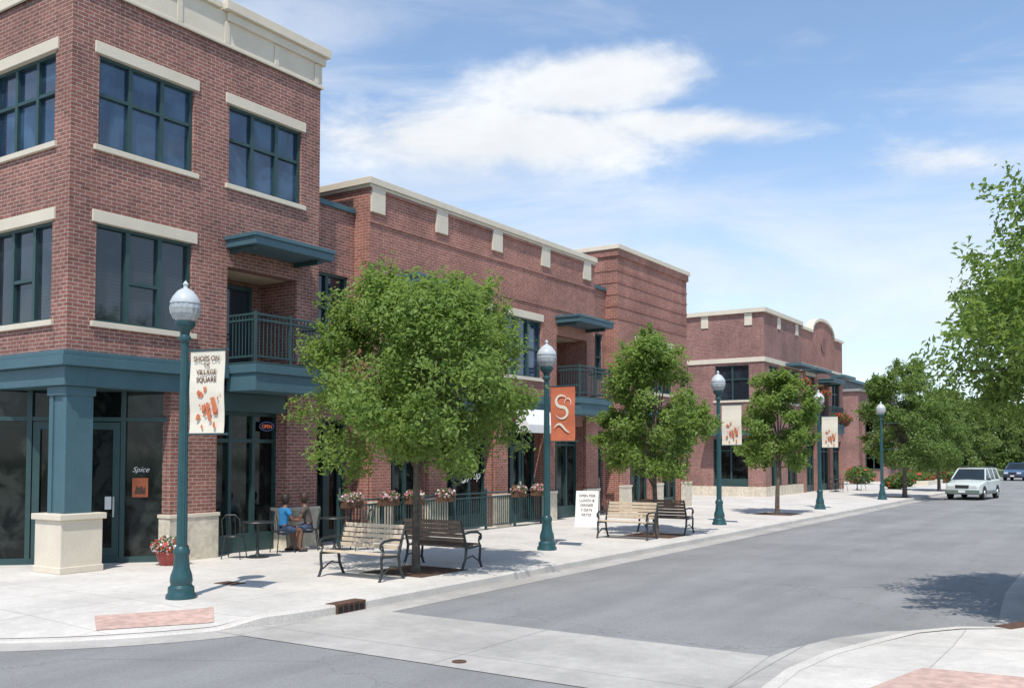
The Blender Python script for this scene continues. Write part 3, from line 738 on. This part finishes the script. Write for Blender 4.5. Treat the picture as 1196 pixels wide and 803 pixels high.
# ------------------------------------------------------------------ street lamps
def make_lamp():
    r=root('street_lamp',(0,0,0),'teal post lamp with frosted acorn globe on pavement','street lamp','lamps along the pavement')
    g=MB(); g.lathe([(.22,0),(.22,.05),(.19,.09),(.19,.16),(.15,.2),(.165,.26),(.155,.34),(.12,.44),(.105,.62),(.12,.66),(.12,.7),(.085,.76)],'lampteal',n=24); g.obj('base',r,smooth=True)
    g=MB(); g.lathe([(.08,.76),(.072,2.2),(.055,3.82)],'lampteal',n=24,flute=.1)
    g.obj('pole',r)
    g=MB(); g.lathe([(.06,3.80),(.09,3.83),(.09,3.87),(.065,3.9),(.075,3.96),(.13,4.02),(.15,4.06),(.15,4.1)],'lampteal',n=24); g.obj('collar',r,smooth=True)
    g=MB(); g.lathe([(.13,4.1),(.17,4.14),(.215,4.22),(.228,4.3),(.215,4.37)],'globe',n=32,flute=.035); g.obj('globe',r)
    g=MB(); g.lathe([(.222,4.37),(.225,4.39),(.19,4.47),(.12,4.56),(.06,4.6),(.035,4.61),(.03,4.64),(.045,4.665),(.03,4.69),(.008,4.72)],'cap',n=28); g.obj('globe_cap',r,smooth=True)
    for z in(3.66,2.42):
        g=MB(); g.tube([(.04,0,z),(.78,0,z)],.012,'lampteal',8); g.tube([(.78,0,z),(.80,0,z)],.02,'lampteal',8)
        g.obj('banner_arm',r,smooth=True)
    return r
L=[(-11.9,9.2),(-11.15,18.4),(-10.8,28.0),(-10.6,38.3),(-10.4,48.3)]
lamp=make_lamp(); place(lamp,(L[0][0],L[0][1],0),R_(12))
for p in L[1:]: copy_thing(lamp,(p[0],p[1],0),0)
def banner(p,kind,rz=0):
    base='orange' if kind==2 else 'cream'
    lab={1:'cream banner with brown lettering and orange splash design',2:'orange banner with white swirl design on lamp post',3:'cream banner hanging from a lamp post'}[kind]
    g=MB(); n=8; vs=[];fs=[]
    for i in range(n+1):
        for j in range(2):
            x=.11+.62*j; z=2.435+1.21*i/n; y=.012*math.sin(i*1.1)
            vs+=[(x,y-.004,z),(x,y+.004,z)]
    for i in range(n):
        a=i*4; fs+=[(a,a+2,a+6,a+4),(a+1,a+5,a+7,a+3),(a,a+4,a+5,a+1),(a+2,a+3,a+7,a+6)]
    fs+=[(0,1,3,2),(n*4,n*4+2,n*4+3,n*4+1)]
    g.addf(vs,fs,base); o=g.obj('banner'); tag(o,lab,'banner','banners on the lamp posts'); place(o,(p[0],p[1],0),rz)
    if kind==1:
        for s,z,sz in(('SHOPS ON',3.50,.105),('THE',3.42,.06),('VILLAGE',3.30,.105),('SQUARE',3.19,.105)):
            text(s,sz,'ink',(.42,-.022,z),0,o,sx=.92,bold=.001)
    if kind in(1,3):
        rr=random.Random(5); g=MB()
        for k in range(26):
            x=.42+rr.gauss(0,.12); z=2.85+rr.gauss(0,.15); x=min(max(x,.17),.67); z=min(max(z,2.53),3.08); s=rr.uniform(.015,.065)
            m=rr.randint(5,8); pts=[]
            for i in range(m):
                a=2*math.pi*i/m+rr.uniform(-.2,.2); q=s*rr.uniform(.5,1.2); pts.append((x+q*math.cos(a)*.8,z+q*math.sin(a)*1.4))
            yy=-.020-.0008*k
            g.addf([(a,yy,b) for a,b in pts],[tuple(range(m))],'orangeink')
        g.obj('splash_pattern',o)
    if kind==2:
        g=MB()
        def rib(pts,ws):
            V=[];Fc=[]
            for i,(x,z) in enumerate(pts):
                x0,z0=pts[max(i-1,0)];x1,z1=pts[min(i+1,len(pts)-1)]
                dx,dz=x1-x0,z1-z0; l=math.hypot(dx,dz); nx,nz=-dz/l,dx/l
                V+=[(x+nx*ws[i],-.024,z+nz*ws[i]),(x-nx*ws[i],-.024,z-nz*ws[i])]
            for i in range(len(pts)-1): Fc.append((2*i,2*i+1,2*i+3,2*i+2))
            g.addf(V,Fc,'cream')
        pts=[];ws=[]
        for i in range(33):
            t=i/32
            if t<.5: a=R_(20)+t*2*R_(250); pts.append((.40+.14*math.cos(a),3.32+.13*math.sin(a)))
            else: a=R_(90)-(t-.5)*2*R_(250); pts.append((.40+.15*math.cos(a),3.06+.13*math.sin(a)))
            ws.append(.006+.03*math.sin(math.pi*t))
        rib(pts,ws)
        rib([(.2+.42*i/16,2.72+.09*math.sin(i/16*math.pi*1.6)) for i in range(17)],[.004+.022*math.sin(math.pi*i/16) for i in range(17)])
        rib([(.56+.08*math.cos(a),3.28+.1*math.sin(a)) for a in [R_(200-22*i) for i in range(12)]],[.003+.012*math.sin(math.pi*i/11) for i in range(12)])
        g.obj('swirl_emblem',o)
banner(L[0],1,R_(12)); banner(L[1],2); banner(L[2],3); banner(L[3],3)

# ------------------------------------------------------------------ benches
def make_bench(wood,label):
    r=root('park_bench',(0,0,0),label,'bench','benches on the pavement')
    W=.68
    g=MB()
    for i in range(5):
        y=-.25+i*.09; z=.44-.012*max(i,1); g.box(-W,W,y,y+.075,z,z+.03,wood)
    g.obj('seat',r,bevel=.006)
    g=MB()
    for i in range(5):
        t=i/4.; y=.20+.13*t; z=.50+.34*t; g.box(-W,W,y,y+.026,z,z+.07,wood)
    g.obj('backrest',r,bevel=.006)
    def leg(x,name='leg'):
        g=MB()
        def P(l): return [(x,a,b) for a,b in l]
        g.tube(P([(-.33,0),(-.30,.03),(-.25,.15),(-.27,.3),(-.27,.42)]),[.022,.024,.026,.024,.024],'metal',8)
        g.tube(P([(.32,0),(.29,.03),(.2,.2),(.17,.40),(.24,.62),(.34,.90)]),[.022,.024,.026,.028,.024,.02],'metal',8)
        g.tube(P([(-.27,.41),(-.05,.40),(.18,.39)]),.022,'metal',8)
        g.tube(P([(.25,.66),(.05,.68),(-.18,.67),(-.29,.62),(-.30,.55),(-.26,.52),(-.23,.55),(-.24,.58)]),[.02,.022,.024,.022,.02,.016,.012,.01],'metal',8)
        g.tube(P([(-.27,.42),(-.22,.50),(-.25,.6)]),.016,'metal',8)
        g.tube(P([(-.22,.13),(-.02,.24),(.18,.2)]),.014,'metal',8)
        return g.obj(name,r,smooth=True)
    leg(-W-.015); leg(W+.015)
    return r
b1=make_bench('wood','tan slatted bench with black scrolled metal arms'); place(b1,(-11.3,12.45,0))
b2=make_bench('woodshade','slatted bench with black metal arms, tree shade painted into slats'); place(b2,(-11.15,14.55,0),R_(180))
copy_thing(b1,(-10.95,22.0,0)); copy_thing(b2,(-10.95,24.35,0),R_(180))

# ------------------------------------------------------------------ clusters of flowers
def cluster(name,parent,c,rad,n,size,kinds,seed,flat=.6):
    rng=np.random.default_rng(seed)
    o=rng.normal(size=(n,3)); o/=np.linalg.norm(o,axis=1)[:,None]; o*=(rng.random(n)**.33)[:,None]
    C=np.array(c)+o*np.array(rad)
    V=rnd_leaves(C,o+np.array([0,0,.4]),rng,size,asp=.8)
    idx=rng.choice(len(kinds),n,p=[k[1] for k in kinds])
    me=quadmesh(name,V,[k[0] for k in kinds],idx.astype(np.int32))
    ob=bpy.data.objects.new(name,me); COL.objects.link(ob)
    if parent: ob.parent=parent
    return ob
r=root('flower_pot',(-15.7,11.85,0),'red glazed pot with white and red flowers','flower pot')
g=MB(); g.lathe([(.16,0),(.2,.08),(.24,.18),(.25,.23),(.27,.24),(.27,.27),(.22,.27),(.21,.24)],'pot',n=24); g.obj('pot',r,smooth=True)
cluster('flowers',r,(0,0,.37),(.36,.36,.2),650,.07,[('shrub',.42),('white_p',.38),('redp',.2)],4)

# ------------------------------------------------------------------ patio fence
fr=root('patio_fence',(-15.6,20.9,0),'dark teal metal patio fence in front of shops','fence')
g=MB(); a0,a1=-4.5,4.5
for z in(1.05,.93,.12): g.box(-.02,.02,a0,a1,z-.018,z+.018,'railteal')
n=int((a1-a0)/.105)
for i in range(n+1):
    y=a0+(a1-a0)*i/n; g.box(-.011,.011,y-.011,y+.011,.138,.912,'railteal')
g.obj('rail',fr)
for i in range(7):
    g=MB(); y=a0+(a1-a0)*i/6; g.box(-.03,.03,y-.03,y+.03,0,1.12,'railteal'); g.lathe([(.035,1.121),(.04,1.15),(.02,1.19)],'railteal',c=(0,y,0),n=12); g.obj('post',fr)
for i,y in enumerate((16.7,18.0,19.0,20.3,23.9,25.0)):
    r=root('flower_box',(-15.45,y,1.02),'hanging flower box with pink and white blooms on fence','flower box','flower boxes on the fence')
    g=MB(); g.box(-.1,.1,-.3,.3,-.14,.02,'basket'); g.obj('trough',r,bevel=.01)
    cluster('flowers',r,(0,0,.09),(.2,.38,.15),380,.07,[('shrub',.5),('pink',.25),('white_p',.25)],50+i)
for i,(x,y,z) in enumerate(((-15.1,58.4,4.3),(-15.1,59.6,4.3),(-15.1,60.5,4.2),(-15.3,52.5,6.0),(-15.3,56.5,5.6))):
    r=root('hanging_basket',(x,y,z),'hanging basket with red flowers on building balcony','hanging basket','hanging baskets on the far buildings')
    g=MB(); g.lathe([(.05,-.3),(.2,-.2),(.28,0),(.26,.01)],'basket',n=14); g.tube([(0,0,0),(-.02,0,.7)],.01,'metal'); g.tube([(-.02,0,.7),(-.9,0,.72)],.015,'metal'); g.obj('basket',r,smooth=True)
    cluster('flowers',r,(0,0,.12),(.42,.42,.28),300,.12,[('shrub',.6),('redp',.4)],80+i)
r=root('planting_bed',(-14.0,76,0),'low planting bed with green shrubs and red flowers','planting bed')
g=MB(); g.box(-1.4,1.4,-3,3,0,.3,'stone'); g.obj('retaining_wall',r)
cluster('shrubs',r,(0,0,.55),(1.35,2.9,.5),2200,.22,[('shrub',.8),('redp',.2)],99)
for i,(x,y,s) in enumerate(((-13.5,69,1.0),(-13,64,.8),(-12.5,81,1.2),(-17.5,74,1.3))):
    r=root('bush',(x,y,0),'rounded green bush on pavement edge','bush','bushes along the far pavement')
    cluster('foliage',r,(0,0,.5*s),(.9*s,1.1*s,.55*s),900,.2,[('shrub',.92),('redp',.08)],120+i)

# ------------------------------------------------------------------ A-frame sign
r=root('sandwich_board',(-13.9,25.3,0),'white folding sandwich board with black lettering on pavement','sign')
for s in(1,-1):
    g=MB()
    g.prismF([(-.34,0),(.34,0),(.34,1.05),(-.34,1.05)],0,.02,'white',(lambda s:(lambda u,w,z:(u,(-.32*s)*(1-z/1.1)-w*s,z)))(s))
    g.obj('board',r,bevel=.003)
for k,(s,z,sz) in enumerate((('OPEN FOR',.88,.105),('LUNCH &',.74,.105),('DINNER',.60,.105),('7 DAYS',.46,.105),('PATIO',.32,.105))):
    o=text(s,sz,'ink',(0,0,0),0,r); o.location=(0,-.32*(1-z/1.1)-.028-.01,z); o.rotation_euler=(R_(-16.2),0,0)
r.rotation_euler=(0,0,R_(20))
# ------------------------------------------------------------------ cafe furniture
def make_chair():
    r=root('cafe_chair',(0,0,0),'black metal cafe chair on patio','chair','cafe chairs')
    g=MB(); g.lathe([(.2,.44),(.21,.45),(.2,.47)],'metal',n=20); g.obj('seat',r,smooth=True)
    g=MB(); g.tube([(-.18,-.17,.45),(-.19,-.22,.8),(-.1,-.24,.9),(.1,-.24,.9),(.19,-.22,.8),(.18,-.17,.45)],.012,'metal')
    for x in(-.09,0,.09): g.tube([(x,-.19,.46),(x,-.24,.89)],.007,'metal',6)
    g.obj('backrest',r,smooth=True)
    for x in(-.17,.17):
        for y in(-.17,.17):
            g=MB(); g.tube([(x*.85,y*.85,.45),(x*1.15,y*1.2,0)],.012,'metal'); g.obj('leg',r,smooth=True)
    return r
def make_table(h=.74,rr=.33):
    r=root('cafe_table',(0,0,0),'small round black metal cafe table','table','cafe tables')
    g=MB(); g.lathe([(rr,h-.03),(rr+.01,h-.015),(rr,h)],'metal',n=28); g.obj('table_top',r,smooth=True)
    g=MB(); g.lathe([(.24,0),(.24,.015),(.06,.05),(.03,.1),(.028,h-.03)],'metal',n=20); g.obj('pedestal',r,smooth=True)
    return r
ch=make_chair(); place(ch,(-15.6,13.35,0),R_(30)); tb=make_table(); place(tb,(-15.35,13.75,0))
copy_thing(ch,(-15.65,14.72,0),R_(-20)); copy_thing(ch,(-15.62,15.5,0),R_(130))
copy_thing(tb,(-14.95,15.6,0)); copy_thing(ch,(-14.6,16.1,0),R_(150)); copy_thing(ch,(-15.3,16.6,0),R_(200))
copy_thing(tb,(-15.0,57.6,0)); copy_thing(ch,(-14.5,57.2,0),1); copy_thing(ch,(-15.2,58.4,0),3); copy_thing(ch,(-14.9,56.8,0),0)
copy_thing(tb,(-14.6,61,0)); copy_thing(ch,(-14.2,60.3,0),1)

# ------------------------------------------------------------------ people
def skin_chain(name,verts,edges,radii,mat,parent,rootv=0,sub=2):
    me=bpy.data.meshes.new(name); me.from_pydata(verts,edges,[]); me.materials.append(M[mat])
    o=bpy.data.objects.new(name,me); COL.objects.link(o)
    sk=o.modifiers.new('skin','SKIN'); sk.use_smooth_shade=True
    sv=me.skin_vertices[0].data
    for i,r_ in enumerate(radii):
        sv[i].radius=(r_,r_) if not isinstance(r_,tuple) else r_
        sv[i].use_root=(i==rootv)
    ss=o.modifiers.new('sub','SUBSURF'); ss.levels=sub; ss.render_levels=sub
    if parent: o.parent=parent
    return o
def person(loc,rz,top,hairm,label,lean=.05,bottoms='denim',sleeve=True,sc=.88):
    r=root('person',(0,0,0),label,'person')
    v=[];e=[];ra=[]
    def A(p,rad,par=None):
        v.append(p);ra.append(rad)
        if par is not None:e.append((par,len(v)-1))
        return len(v)-1
    pel=A((0,0,.56),(.125,.10)); s1=A((0,lean*.3,.72),(.115,.09),pel); s2=A((0,lean*.7,.90),(.135,.10),s1); s3=A((0,lean,1.03),(.11,.08),s2)
    nk=A((0,lean+.01,1.12),.052,s3); nk2=A((0,lean+.03,1.18),.05,nk); hd=A((0,lean+.055,1.25),(.072,.082),nk2); ht=A((0,lean+.055,1.34),(.07,.085),hd); A((0,lean+.05,1.39),.045,ht)
    A((0,lean+.15,1.265),.012,hd)
    for s in(-1,1):
        sh=A((s*.165,lean,1.04),.055,s3); el=A((s*.23,lean+.10,.80),.042,sh); fa=A((s*.18,lean+.24,.77),.036,el); wr=A((s*.12,lean+.34,.775),.026,fa); pm=A((s*.10,lean+.41,.78),(.03,.018),wr)
        for k,(dx,l) in enumerate(((-.024,.06),(-.008,.07),(.008,.066),(.024,.052))):
            f1=A((s*(.10+dx),lean+.41+l*.5,.778),.0085,pm); A((s*(.10+dx),lean+.41+l,.764),.007,f1)
        t1=A((s*.075,lean+.39,.782),.010,pm); A((s*.058,lean+.43,.776),.008,t1)
        hp=A((s*.095,.05,.54),.09,pel); mt=A((s*.11,.26,.545),.078,hp); kn=A((s*.12,.44,.53),.058,mt); cf=A((s*.12,.42,.33),.054,kn); an=A((s*.12,.40,.09),.036,cf); A((s*.13,.47,.045),.038,an); A((s*.135,.56,.035),.03,len(v)-1)
    skin_chain('body',v,e,ra,'skin',r)
    tv=[(0,0,.60),(0,lean*.3,.72),(0,lean*.7,.90),(0,lean,1.03),(0,lean+.005,1.085)]; tr=[(.145,.125),(.14,.115),(.16,.125),(.135,.105),(.085,.075)]; te=[(0,1),(1,2),(2,3),(3,4)]
    if sleeve:
        for s in(-1,1):
            tv.append((s*.17,lean,1.04)); tr.append(.074); te.append((3,len(tv)-1)); tv.append((s*.215,lean+.07,.90)); tr.append(.064); te.append((len(tv)-2,len(tv)-1))
    skin_chain('shirt',tv,te,tr,top,r)
    pv=[(0,0,.57),(.1,.05,.545),(.115,.32,.55),(-.1,.05,.545),(-.115,.32,.55)]
    skin_chain('shorts',pv,[(0,1),(1,2),(0,3),(3,4)],[(.14,.118),.105,.095,.105,.095],bottoms,r)
    g=MB(); g.lathe([(.02,-.17),(.07,-.13),(.10,-.05),(.106,.02),(.09,.08),(.048,.112),(.01,.12)],hairm,c=(0,lean+.02,1.325),n=18); g.obj('hair',r,smooth=True)
    for s in(-1,1):
        g=MB(); g.lathe([(.002,-.009),(.008,-.004),(.009,.001),(.003,.008)],'dark',c=(s*.028,lean+.137,1.305),n=8)
        g.obj('eye',r,smooth=True)
    g=MB(); g.box(-.022,.022,lean+.125,lean+.138,1.228,1.236,'redp'); g.obj('mouth',r)
    for s in(-1,1):
        g=MB(); g.tube([(s*.13,.38,.02),(s*.132,.48,.02),(s*.136,.60,.018)],[.035,.046,.03],'plastic',8); g.obj('shoe',r,smooth=True)
    place(r,loc,rz,sc); return r
person((-15.65,14.72,.01),R_(-20),'blue','hair','person in bright blue top seated on cafe chair')
person((-15.62,15.5,.01),R_(130),'rustcloth','hair2','person in dark top and shorts seated at table',lean=.12,bottoms='denim',sleeve=True)

# ------------------------------------------------------------------ cars
def make_car(paint,lower,label,loc,rz):
    r=root('parked_car',(0,0,0),label,'car','cars along the street')
    g=MB(); st=[(-2.22,.36,.66,.70),(-2.15,.30,.78,.80),(-1.9,.28,.86,.84),(-1.3,.28,.95,.865),(-.95,.28,1.0,.87),(1.9,.28,1.03,.87),(2.12,.30,1.0,.84),(2.2,.4,.9,.78)]
    vs=[];fs=[]
    for y,zb,zt,w in st:
        zm=zb+(zt-zb)*.35
        half=[(w*.9,zb),(w,zb+.08),(w,zm),(w*.985,zt-.08),(w*.9,zt),(0,zt+.025)]
        ring=half+[(-a,b) for a,b in half[::-1][1:]]
        vs+=[(a,y,b) for a,b in ring]
    m=11
    for i in range(len(st)-1):
        for j in range(m): fs.append((i*m+j,i*m+(j+1)%m,(i+1)*m+(j+1)%m,(i+1)*m+j))
    fs.append(tuple(range(m)));fs.append(tuple((len(st)-1)*m+j for j in range(m)))
    g.addf(vs,fs,paint)
    g.obj('body',r,smooth=True)
    for nm,a in(('side_cladding',(-.885,.885,-1.0,1.0,.28,.48)),('bumper',(-.80,.80,-2.27,-2.05,.3,.52)),('bumper',(-.80,.80,2.05,2.27,.35,.56))):
        g=MB(); g.box(*a,lower); g.obj(nm,r,bevel=.03)
    g=MB(); b=[(-.80,-1.0,1.0),(.80,-1.0,1.0),(.80,2.08,1.02),(-.80,2.08,1.02)]; t=[(-.64,-.28,1.54),(.64,-.28,1.54),(.64,1.85,1.54),(-.64,1.85,1.54)]
    g.addf(b+t,[(0,1,2,3),(4,5,6,7),(0,1,5,4),(1,2,6,5),(2,3,7,6),(3,0,4,7)],'cglass'); g.obj('window',r)
    g=MB(); g.box(-.65,.65,-.3,1.87,1.54,1.6,paint)
    for s in(-1,1):
        g.tube([(s*.81,-1.02,1.0),(s*.65,-.28,1.55)],.035,paint); g.tube([(s*.81,2.08,1.0),(s*.65,1.86,1.55)],.05,paint)
        for y0,y1 in((.1,.15),(1.05,1.05)): g.tube([(s*.815,y0,1.0),(s*.655,y1,1.55)],.03,paint)
        g.tube([(s*.55,-.1,1.66),(s*.55,1.7,1.66)],.018,'plastic')
        for y in(-.1,.8,1.7): g.tube([(s*.55,y,1.59),(s*.55,y,1.66)],.015,'plastic')
    g.obj('roof',r,smooth=True)
    for s in(-1,1):
        g=MB(); g.box(s*.52-.17,s*.52+.17,-2.235,-2.1,.62,.76,'hl'); g.obj('headlight',r,bevel=.02)
        g=MB(); g.box(s*.7-.1,s*.7+.1,2.08,2.22,.7,.95,'tail'); g.obj('tail_light',r,bevel=.02)
        g=MB(); g.box(s*.93-.08,s*.93+.08,-.8,-.7,.98,1.1,'plastic'); g.obj('mirror',r,bevel=.02)
        for y in(-1.38,1.3):
            g=MB(); g.tube([(s*.66,y,.32),(s*.88,y,.32)],[.32,.32],'tyre',24)
            w=g.obj('wheel',r,bevel=.03)
            g=MB(); g.tube([(s*.86,y,.32),(s*.89,y,.32)],[.2,.19],'rim',16); g.obj('rim',w)
            g=MB()
            for i in range(9):
                a0=math.pi*i/9;a1=math.pi*(i+1)/9
                x0,x1=sorted((s*.6,s*.878))
                q=[(y+r2*math.cos(a),.32+r2*math.sin(a)) for r2,a in((.32,a0),(.32,a1),(.4,a1),(.4,a0))]
                g.addf([(x0,p,zz) for p,zz in q]+[(x1,p,zz) for p,zz in q],[(0,1,2,3),(4,5,6,7),(0,1,5,4),(1,2,6,5),(2,3,7,6),(3,0,4,7)],'plastic')
            g.obj('wheel_arch',r)
    g=MB(); g.box(-.32,.32,-2.24,-2.12,.60,.76,'plastic'); g.obj('grille',r,bevel=.01)
    g=MB(); g.box(-.16,.16,-2.29,-2.271,.38,.5,'white'); g.obj('number_plate',r)
    place(r,loc,rz); return r
make_car('carwhite','cargreen','silver-white estate car with grey-green lower panels parked at kerb',(-7.3,55.0,-.13),R_(-6))
make_car('carblue','plastic','dark blue car parked far down the street',(-9.3,98,-.13),R_(-6))

# storm drains / covers
def drain(loc,rz,sy=1):
    r=root('storm_drain',loc,'rusty storm drain inlet set in the kerb','drain','storm drains')
    r.rotation_euler[2]=rz; r.scale=(1,sy,1)
    g=MB(); g.box(-.2,.02,-.3,.3,-.01,.012,'rust'); g.obj('cover',r)
    g=MB(); g.box(-.1,.016,-.3,.3,-.125,-.012,'rust'); g.obj('opening',r)
    for i in range(5):
        g=MB(); g.box(.0165,.022,-.26+i*.11,-.18+i*.11,-.11,-.03,'dark'); g.obj('slot',r)
    return r
drain((KX,10.25,0),0); drain((-1.40,13.46,.002),R_(155),1.05)
r=root('utility_cover',(-12.6,10.7,.004),'small dark metal utility cover in pavement','utility cover')
g=MB(); g.box(-.22,.22,-.15,.15,0,.006,'rust'); g.obj('lid',r)
r=root('manhole_cover',(-6.2,8.4,-.12),'round dark metal cover in the road','manhole cover')
g=MB(); g.lathe([(.08,0),(.08,.008)],'rust',n=24); g.obj('lid',r)

# ------------------------------------------------------------------ world
w=bpy.data.worlds.new('World'); scene.world=w; w.use_nodes=True
t=NT(w.node_tree); bg=t.n['Background']
sd=Vector((.42,-.907,0)).normalized(); EL=R_(60)
sun_dir=Vector((sd.x*math.cos(EL),sd.y*math.cos(EL),math.sin(EL)))
sky=t.node('ShaderNodeTexSky',sky_type='NISHITA'); sky.sun_disc=False; sky.sun_elevation=EL; sky.sun_rotation=math.atan2(sd.x,sd.y)
sky.air_density=1.0; sky.dust_density=.8; sky.ozone_density=1.5; sky.altitude=1600
tc=t.node('ShaderNodeTexCoord').outputs['Generated']; d=t.sep(tc)
T_=(.8358,.549)
aa=t.math('ADD',t.math('MULTIPLY',d[0],T_[0]),t.math('MULTIPLY',d[1],T_[1]))
fwd=t.math('GREATER_THAN',t.math('SUBTRACT',t.math('MULTIPLY',d[1],T_[0]),t.math('MULTIPLY',d[0],T_[1])),0.0)
def blob(a0,z0,sa,sz,tilt=0):
    da=t.math('SUBTRACT',aa,a0)
    dz=t.math('SUBTRACT',t.math('SUBTRACT',d[2],z0),t.math('MULTIPLY',da,tilt))
    q=t.math('ADD',t.math('POWER',t.math('ABSOLUTE',t.math('DIVIDE',da,sa)),2.0),t.math('POWER',t.math('ABSOLUTE',t.math('DIVIDE',dz,sz)),2.0))
    return t.math('MULTIPLY',t.math('POWER',2.718,t.math('MULTIPLY',q,-1.0)),fwd)
vec1=t.comb(d[0],d[1],t.math('MULTIPLY',d[2],2.4))
n1=t.noise(vec1,6.0,11,.62,.25)
n2=t.noise(t.comb(t.math('ADD',d[0],t.math('MULTIPLY',d[2],.7)),d[1],t.math('MULTIPLY',d[2],5.0)),2.4,9,.62,.9)
main=blob(-.01,.318,.22,.036,0); m2b=blob(.08,.365,.11,.034,.05); m2c=blob(.17,.325,.14,.020,-.08); m3=blob(.39,.275,.085,.024,-.1); m4=blob(.05,.262,.36,.036,-.05)
m5=blob(.38,.18,.28,.07,-.05)
ms=t.math('MAXIMUM',t.math('MAXIMUM',main,m2b),t.math('MAXIMUM',t.math('MULTIPLY',m2c,.85),t.math('MULTIPLY',m3,.62)))
f1=t.smooth(t.math('ADD',n1,t.math('MULTIPLY',ms,.66)),.64,1.02,0,.98)
n3=t.math('ADD',n2,t.math('MULTIPLY',t.math('MAXIMUM',m4,m5),.20))
f2=t.smooth(n3,.44,.80,.08,.58)
hz=t.smooth(d[2],.0,.38,.66,.03)
inv=t.math('MULTIPLY',t.math('SUBTRACT',1.0,f1),t.math('MULTIPLY',t.math('SUBTRACT',1.0,f2),t.math('SUBTRACT',1.0,hz)))
fac=t.math('SUBTRACT',1.0,inv)
cn=t.smooth(n1,.35,.7,.94,1.06)
cl=t.mix(1,(6.15,6.35,6.6,1),t.comb(cn,cn,cn),'MULTIPLY')
skyc=t.mix(1,sky.outputs[0],(1.20,1.40,1.45,1),'MULTIPLY')
col=t.mix(fac,skyc,cl)
t.l.new(col,bg.inputs[0]); bg.inputs[1].default_value=.15
# ------------------------------------------------------------------ sun
ld=bpy.data.lights.new('sun','SUN'); ld.energy=4.3; ld.angle=R_(.6); ld.color=(1,.95,.87)
lo=bpy.data.objects.new('sun',ld); COL.objects.link(lo); lo.rotation_euler=sun_dir.to_track_quat('Z','Y').to_euler(); lo.location=(0,0,40)
# ------------------------------------------------------------------ camera
cd=bpy.data.cameras.new('camera'); cam=bpy.data.objects.new('camera',cd); COL.objects.link(cam); scene.camera=cam
P=2.5; f=1115/1196*36
cd.sensor_width=36; cd.lens=f; cd.clip_end=5000; cd.clip_start=.1
cam.location=(0,0,2.1); cam.rotation_euler=(R_(90+P),0,R_(33.3))
axis=532-1115*math.tan(R_(P)); cd.shift_y=(axis-401.5)/1196
scene.view_settings.view_transform='Standard'; scene.view_settings.look='None'; scene.view_settings.exposure=0
